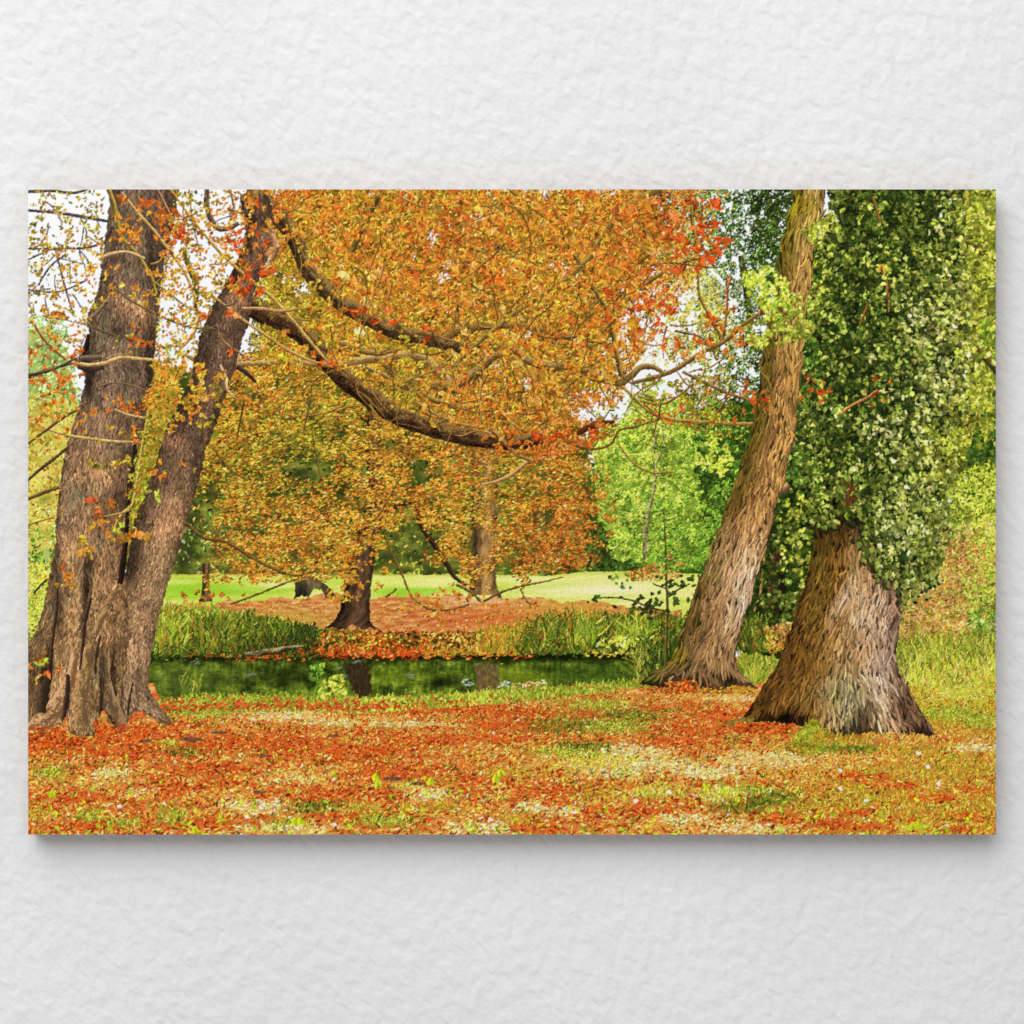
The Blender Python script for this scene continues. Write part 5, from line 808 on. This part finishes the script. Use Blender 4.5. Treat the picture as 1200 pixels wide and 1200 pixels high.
area([(975, 218), (978, 300), (972, 380), (960, 460), (955, 540), (972, 590), (1000, 590), (1020, 640), (1060, 670), (1085, 650), (1095, 600), (1120, 520), (1125, 420), (1120, 300), (1130, 218)], p_ivy, mott([(0, (16, 26, 12)), (.5, (36, 54, 24)), (1, (66, 90, 38))], 16, 14, 295), 8, 12)
area([(978, 560), (1004, 566), (1014, 604), (1000, 600), (984, 596)], p_t4, mott([(0, (60, 30, 16)), (.5, (106, 62, 32)), (1, (150, 96, 52))], 2.4, 14, 297), 3, 8)
IA = [(985, 240, 'IV'), (1020, 250, 'GX'), (1060, 260, 'IV'), (1000, 290, 'IV'), (970, 310, 'IV'), (1040, 310, 'IV'), (1090, 240, 'GX'), (1120, 250, 'IL'), (1100, 290, 'IV'), (1130, 320, 'YG'), (1080, 340, 'IV'), (1010, 350, 'GX'), (970, 370, 'IV'), (1050, 360, 'GX'), (1110, 350, 'IL'), (1090, 390, 'IL'), (1130, 390, 'YG'), (1020, 390, 'IV'), (1060, 410, 'IV'), (980, 410, 'GX'), (1000, 440, 'IV'), (1050, 450, 'GX'), (1090, 430, 'IL'), (1120, 440, 'IL'), (1100, 470, 'IL'), (960, 470, 'IV'), (1020, 480, 'GX'), (970, 520, 'IV'), (1000, 520, 'GX'), (1030, 500, 'IL'), (1050, 510, 'IL'), (1085, 510, 'IV'), (1120, 500, 'YG'), (1110, 540, 'YG'), (960, 560, 'IV'), (1000, 550, 'IV'), (1040, 550, 'IV'), (1070, 550, 'IL'), (1090, 580, 'IL'), (1020, 590, 'IV'), (1040, 610, 'IL'), (1070, 610, 'IL'), (1060, 640, 'IL'), (1050, 660, 'IL'), (1090, 640, 'IV'), (980, 590, 'IV'), (1085, 665, 'IV')]
idn = lambda X, Y: np.clip(.68 + 1.1 * fbm(X / 15, Y / 13, 383, 4), 0, 1)
foliage(IVP, 5200, (3, 8), p_ivy, IA, idn, asp=.44, dim=.24, sort=False, clump=18, spread=1.6, down=1.2, amp=.6)
foliage(IVP, 5200, (3, 8.5), p_ivy, IA, lambda X, Y: idn(X, Y) ** 1.6, asp=.42, dim=-.10, clump=18, spread=1.3, down=1.1, lum=.2, amp=.9)
foliage([(1040, 330), (1140, 300), (1150, 440), (1135, 530), (1100, 640), (1060, 660), (1030, 620), (1070, 520), (1060, 420)], 520, (4, 9), p_ivy, [(1090, 380, 'IL'), (1110, 420, 'IL'), (1060, 600, 'IL'), (1090, 460, 'IL'), (1100, 540, 'YG'), (1050, 520, 'IL')], holes(.02, 10, 385), asp=.55, lum=.16, spread=1.0, down=1.0)
for x, y in [(1082, 366), (1098, 395), (1108, 420), (1096, 440), (1080, 470), (1112, 445), (1075, 400), (1065, 372), (1030, 500), (1040, 508), (1052, 498), (1060, 515), (1045, 460), (1075, 378), (1100, 455), (1035, 600), (1050, 640), (1075, 620), (1060, 590), (1040, 625), (1010, 505), (1020, 420), (1055, 348), (1100, 268), (1095, 560), (1084, 540), (1005, 545), (1115, 350)]:
    X = x + rng.normal(0, 6, 4); Y = y + rng.normal(0, 5, 4); stamp(X, Y, rng.normal(1.0, .6, 4), rng.uniform(4, 9, 4), rng.uniform(1.4, 3.6, 4), jitter(np.repeat(C(206, 202, 132)[None], 4, 0), .12), p_ivy, curve=rng.normal(0, .3, 4))
E = spline([(946, 590), (962, 608), (984, 598), (1002, 600), (1013, 606), (1014, 640), (1034, 668), (1050, 674), (1066, 690), (1084, 682), (1100, 668)], n=260)
X = E[:, 0] + rng.normal(0, 5, 260); Y = E[:, 1] + rng.normal(1, 7, 260); n_ = 260
stamp(X, Y + 2.5, rng.normal(1.2, .5, n_), rng.uniform(5, 10, n_), rng.uniform(2.6, 5, n_), jitter(np.repeat(C(40, 36, 18)[None], n_, 0), .2), p_ivy)
stamp(X, Y, rng.normal(1.2, .5, n_), rng.uniform(5, 10, n_), rng.uniform(2.6, 5, n_), jitter(pick(['IV', 'IV', 'IL'], [(960, 600), (1000, 600), (1060, 660)], X, Y, 14), .16), p_ivy)
foliage([(1110, 225), (1167, 225), (1167, 540), (1130, 540), (1140, 420), (1130, 300)], 520, (4, 9), p_edge, [(1150, 260, 'YG'), (1150, 350, 'YG'), (1150, 420, 'YG'), (1150, 500, 'YG'), (1155, 530, 'GD')], holes(.0, 12, 387), asp=.55, lum=.16)
foliage([(1060, 650), (1105, 590), (1120, 620), (1090, 690)], 200, (4, 8), p_ivy, [(1085, 660, 'IV'), (1100, 620, 'IL')], holes(-.1, 9, 389), asp=.5)
for a, c in [([(1022, 230, .9), (1028, 250, 1.2), (1031, 262, .8)], (140, 96, 50)), ([(1017, 355, .8), (1012, 370, 1.2), (1007, 384, .9)], (128, 84, 44)), ([(1040, 330, 1), (1040, 350, 1.2), (1041, 366, .8)], (130, 94, 50)), ([(1030, 318, 1.6), (1033, 312, 2), (1036, 322, 1.4)], (196, 140, 60))]: stroke(a, p_ivy, c)
stroke([(985, 486, 1), (1000, 474, 1.3), (1015, 467, 1.3), (1027, 458, 1.1)], p_lb, (176, 116, 70)); clusters([(940, 440), (970, 440), (970, 470), (935, 480)], 12, (4, 7), p_lc, [(950, 455, 'RED')], k=(2, 4), asp=.28)
clusters([(1005, 440), (1050, 440), (1050, 460), (1010, 490)], 7, (4, 7), p_lc, [(1030, 455, 'RED')], k=(2, 3), asp=.28); clusters([(870, 455), (905, 460), (905, 480), (872, 480)], 10, (4, 7), p_lc, [(890, 470, 'RED')], k=(2, 4), asp=.28)

# ================= sapling by the pond =================
stroke([(780, 780, 1.3), (781, 740, 1.3), (782, 710, 1.2), (781, 680, 1.0), (780, 640, .8), (778, 600, .6)], p_sap, (92, 84, 44))
stroke([(781, 716, .7), (762, 712, .8), (742, 704, .7), (712, 700, .5), (694, 702, .4)], p_sap, (74, 66, 34)); stroke([(782, 700, .6), (796, 690, .6), (808, 684, .4)], p_sap, (74, 66, 34)); stroke([(781, 690, .5), (765, 684, .5)], p_sap, (74, 66, 34))
for x, y, n, sx, sy, c in [(702, 701, 6, 7, 3, (70, 96, 40)), (733, 692, 4, 5, 4, (82, 116, 44)), (745, 704, 12, 12, 4, (56, 72, 30)), (757, 714, 16, 10, 4, (58, 70, 28)), (770, 706, 10, 8, 5, (56, 72, 28)), (782, 686, 9, 10, 5, (64, 92, 34)), (800, 684, 9, 8, 5, (60, 86, 34)), (795, 699, 9, 9, 4, (62, 84, 32)), (806, 675, 6, 5, 5, (60, 86, 34)), (716, 676, 4, 8, 3, (104, 130, 50)), (735, 676, 4, 5, 2, (92, 120, 46)), (776, 660, 7, 6, 8, (110, 150, 48)), (780, 630, 7, 6, 12, (120, 160, 50)), (776, 600, 6, 6, 10, (120, 166, 52)), (781, 740, 4, 5, 6, (150, 110, 40)), (790, 655, 4, 6, 5, (190, 120, 70))]:
    X = x + rng.normal(0, sx, n); Y = y + rng.normal(0, sy, n); stamp(X, Y, rng.normal(.3, .8, n), rng.uniform(4, 7.5, n), rng.uniform(2.2, 4, n), jitter(np.repeat(C(*c)[None], n, 0), .18), p_sapl)

# ================= finish: average the samples, crispen as the print does =================
py, px = np.mgrid[0:H, 0:W].astype(np.float32)
woody = [i for i, q in enumerate(PARTS, 1) if q[3] in ('trunk', 'branch', 'twigs', 'stem')]
amp = np.where(np.isin(idb, woody), 0.45, 1.0).astype(np.float32)
WX = (px + amp * S * (0.6 * perlin(px / S / 3.4, py / S / 3.4, 401) + .45 * perlin(px / S / 1.5, py / S / 1.5, 403))).round().astype(np.int32).clip(0, W - 1)
WY = (py + amp * S * (0.6 * perlin(px / S / 3.4, py / S / 3.4, 405) + .45 * perlin(px / S / 1.5, py / S / 1.5, 407))).round().astype(np.int32).clip(0, H - 1)
img = img[WY, WX]; idb = idb[WY, WX]
grain = np.where(idb == p_sky, .01, .07).astype(np.float32) * fbm(px / S / 1.6, py / S / 1.6, 409, 2)
img = img * (1 + grain[..., None] * 1.6)
ink = img.reshape(PH, S, PW, S, 3).mean((1, 3))
ids = idb[::S, ::S].copy()
def blur(a, r=1):
    for ax in (0, 1):
        p = np.pad(a, [(r, r) if i == ax else (0, 0) for i in range(3)], mode='edge')
        a = sum(np.take(p, range(k, k + a.shape[ax]), axis=ax) for k in range(2 * r + 1)) / (2 * r + 1)
    return a
SHARP = 0.4
ink = np.clip(ink + SHARP * (ink - blur(ink)), 0, 1)
ink = ink + .17 * (ink * ink * (3 - 2 * ink) - ink)          # the print's contrast
# --- END OF PAINTER ---

# ---------------- the canvas print: wooden bars, wrapped cloth, ink ----------------
root = bpy.data.objects.new('canvas_print', None); COL.objects.link(root); root.empty_display_size = 0.1
root.location = (0.0, 0.0, wz(978.0)); root.rotation_euler = (0, 0, 0)
root['label'] = 'wide canvas print of an autumn park with a pond, hanging on the white wall'
root['category'] = 'canvas print'
ZB = wz(978.0)
XL, XR, ZT = wx(33.0), wx(1167.0), wz(222.0) - ZB      # local to the root: z from 0 to ZT

m_cloth, nt, bs = new_mat('canvas_cloth')
bs.inputs['Roughness'].default_value = 0.9; bs.inputs['Specular IOR Level'].default_value = 0.15
tcn = nt.nodes.new('ShaderNodeTexCoord'); wv = nt.nodes.new('ShaderNodeTexNoise'); wv.inputs['Scale'].default_value = 160
crn = nt.nodes.new('ShaderNodeValToRGB'); crn.color_ramp.elements[0].color = (.10, .055, .02, 1); crn.color_ramp.elements[1].color = (.30, .20, .07, 1)
nt.links.new(tcn.outputs['Object'], wv.inputs['Vector']); nt.links.new(wv.outputs[0], crn.inputs[0]); nt.links.new(crn.outputs[0], bs.inputs['Base Color'])
m_wood, nt, bs = new_mat('pine_wood')
bs.inputs['Roughness'].default_value = 0.7
tcn = nt.nodes.new('ShaderNodeTexCoord'); wv = nt.nodes.new('ShaderNodeTexNoise'); wv.inputs['Scale'].default_value = 40; wv.inputs['Distortion'].default_value = 2
crn = nt.nodes.new('ShaderNodeValToRGB'); crn.color_ramp.elements[0].color = (.45, .30, .16, 1); crn.color_ramp.elements[1].color = (.62, .44, .26, 1)
nt.links.new(tcn.outputs['Object'], wv.inputs['Vector']); nt.links.new(wv.outputs[0], crn.inputs[0]); nt.links.new(crn.outputs[0], bs.inputs['Base Color'])

# wrapped cloth: rounded edge running back to the wall side, folded over behind the bars
def ring(off, y): return [(XL + off, y, off), (XR - off, y, off), (XR - off, y, ZT - off), (XL + off, y, ZT - off)]
prof = [(0.0, -DEPTH), (0.0, -DEPTH + .0008), (0.0, -0.0025), (0.0006, -0.0018), (0.03, -0.0018)]
vs = []; fs = []
for off, y in prof: vs += ring(off, y)
for k in range(len(prof) - 1):
    for i in range(4):
        j = (i + 1) % 4; fs.append((k * 4 + i, (k + 1) * 4 + i, (k + 1) * 4 + j, k * 4 + j))
mesh_obj('wrapped_edge', vs, fs, m_cloth, root)
bar = []
def box(x0, x1, y0, y1, z0, z1):
    return [(x, y, z) for y in (y0, y1) for x, z in ((x0, z0), (x1, z0), (x1, z1), (x0, z1))], [(0, 1, 2, 3), (7, 6, 5, 4), (0, 4, 5, 1), (1, 5, 6, 2), (2, 6, 7, 3), (3, 7, 4, 0)]
e = 0.0015; bw = 0.038; yb0, yb1 = -DEPTH + .004, -0.0035
for q in ((XL + e, XR - e, e, e + bw), (XL + e, XR - e, ZT - e - bw, ZT - e), (XL + e, XL + e + bw, e + bw + .0005, ZT - e - bw - .0005), (XR - e - bw, XR - e, e + bw + .0005, ZT - e - bw - .0005)):
    v, f = box(q[0], q[1], yb0, yb1, q[2], q[3]); mesh_obj('stretcher_bar', v, f, m_wood, root)

# ink on cloth: one sheet, split where the picture changes from one thing to the next
m_ink, nt, bs = new_mat('printed_ink')
bs.inputs['Roughness'].default_value = 0.75; bs.inputs['Specular IOR Level'].default_value = 0.0
at = nt.nodes.new('ShaderNodeAttribute'); at.attribute_type = 'GEOMETRY'; at.attribute_name = 'ink'
hs = nt.nodes.new('ShaderNodeHueSaturation'); hs.inputs['Saturation'].default_value = 1.0
nt.links.new(at.outputs['Color'], hs.inputs['Color']); nt.links.new(hs.outputs[0], bs.inputs['Base Color'])

lin = np.where(ink <= 0.04045, ink / 12.92, ((ink + 0.055) / 1.055) ** 2.4).astype(np.float32)
INK_GAIN = 1.00
lin = np.clip(lin * INK_GAIN, 0, 0.95)
gx = np.linspace(XL, XR, PW).astype(np.float32); gz = np.linspace(ZT, 0.0, PH).astype(np.float32)
VX, VZ = np.meshgrid(gx, gz); vid = np.arange(PH * PW).reshape(PH, PW)
quad = np.stack([vid[1:, :-1], vid[1:, 1:], vid[:-1, 1:], vid[:-1, :-1]], -1).reshape(-1, 4)
qid = ids[:-1, :-1].reshape(-1)
rgba = np.ones((PH * PW, 4), np.float32); rgba[:, :3] = lin.reshape(-1, 3)
pos = np.stack([VX.ravel(), np.full(PH * PW, -DEPTH, np.float32), VZ.ravel()], 1)

def sheet(name, q, parent):
    used, inv = np.unique(q, return_inverse=True); inv = inv.reshape(-1).astype(np.int32); nf = len(q)
    me = bpy.data.meshes.new(name)
    me.vertices.add(len(used)); me.vertices.foreach_set('co', pos[used].ravel())
    me.loops.add(nf * 4); me.loops.foreach_set('vertex_index', inv)
    me.polygons.add(nf); me.polygons.foreach_set('loop_start', np.arange(0, nf * 4, 4, dtype=np.int32))
    me.update(calc_edges=True)
    c = me.color_attributes.new('ink', 'FLOAT_COLOR', 'POINT'); c.data.foreach_set('color', rgba[used].ravel())
    me.materials.append(m_ink)
    o = bpy.data.objects.new(name, me); COL.objects.link(o); o.parent = parent
    return o

owners = {}
for i, (key, name, label, sub, sublabel) in enumerate(PARTS, 1):
    q = quad[qid == i]
    if len(q) < 12: continue
    if sub is None:
        o = sheet(name, q, root)
        if label: o['label'] = label
        continue
    if key not in owners:
        g = bpy.data.objects.new(name, None); COL.objects.link(g); g.parent = root; g.empty_display_size = 0.03
        c = pos[np.unique(q)].mean(0); g.location = (float(c[0]), -DEPTH, 0.0)
        owners[key] = g
    g = owners[key]
    if label: g['label'] = label
    o = sheet(sub, q, g)
    o.location = (-g.location[0], DEPTH, 0.0)
    if sublabel: o['label'] = sublabel
    if sub == 'twigs': o['kind'] = 'stuff'
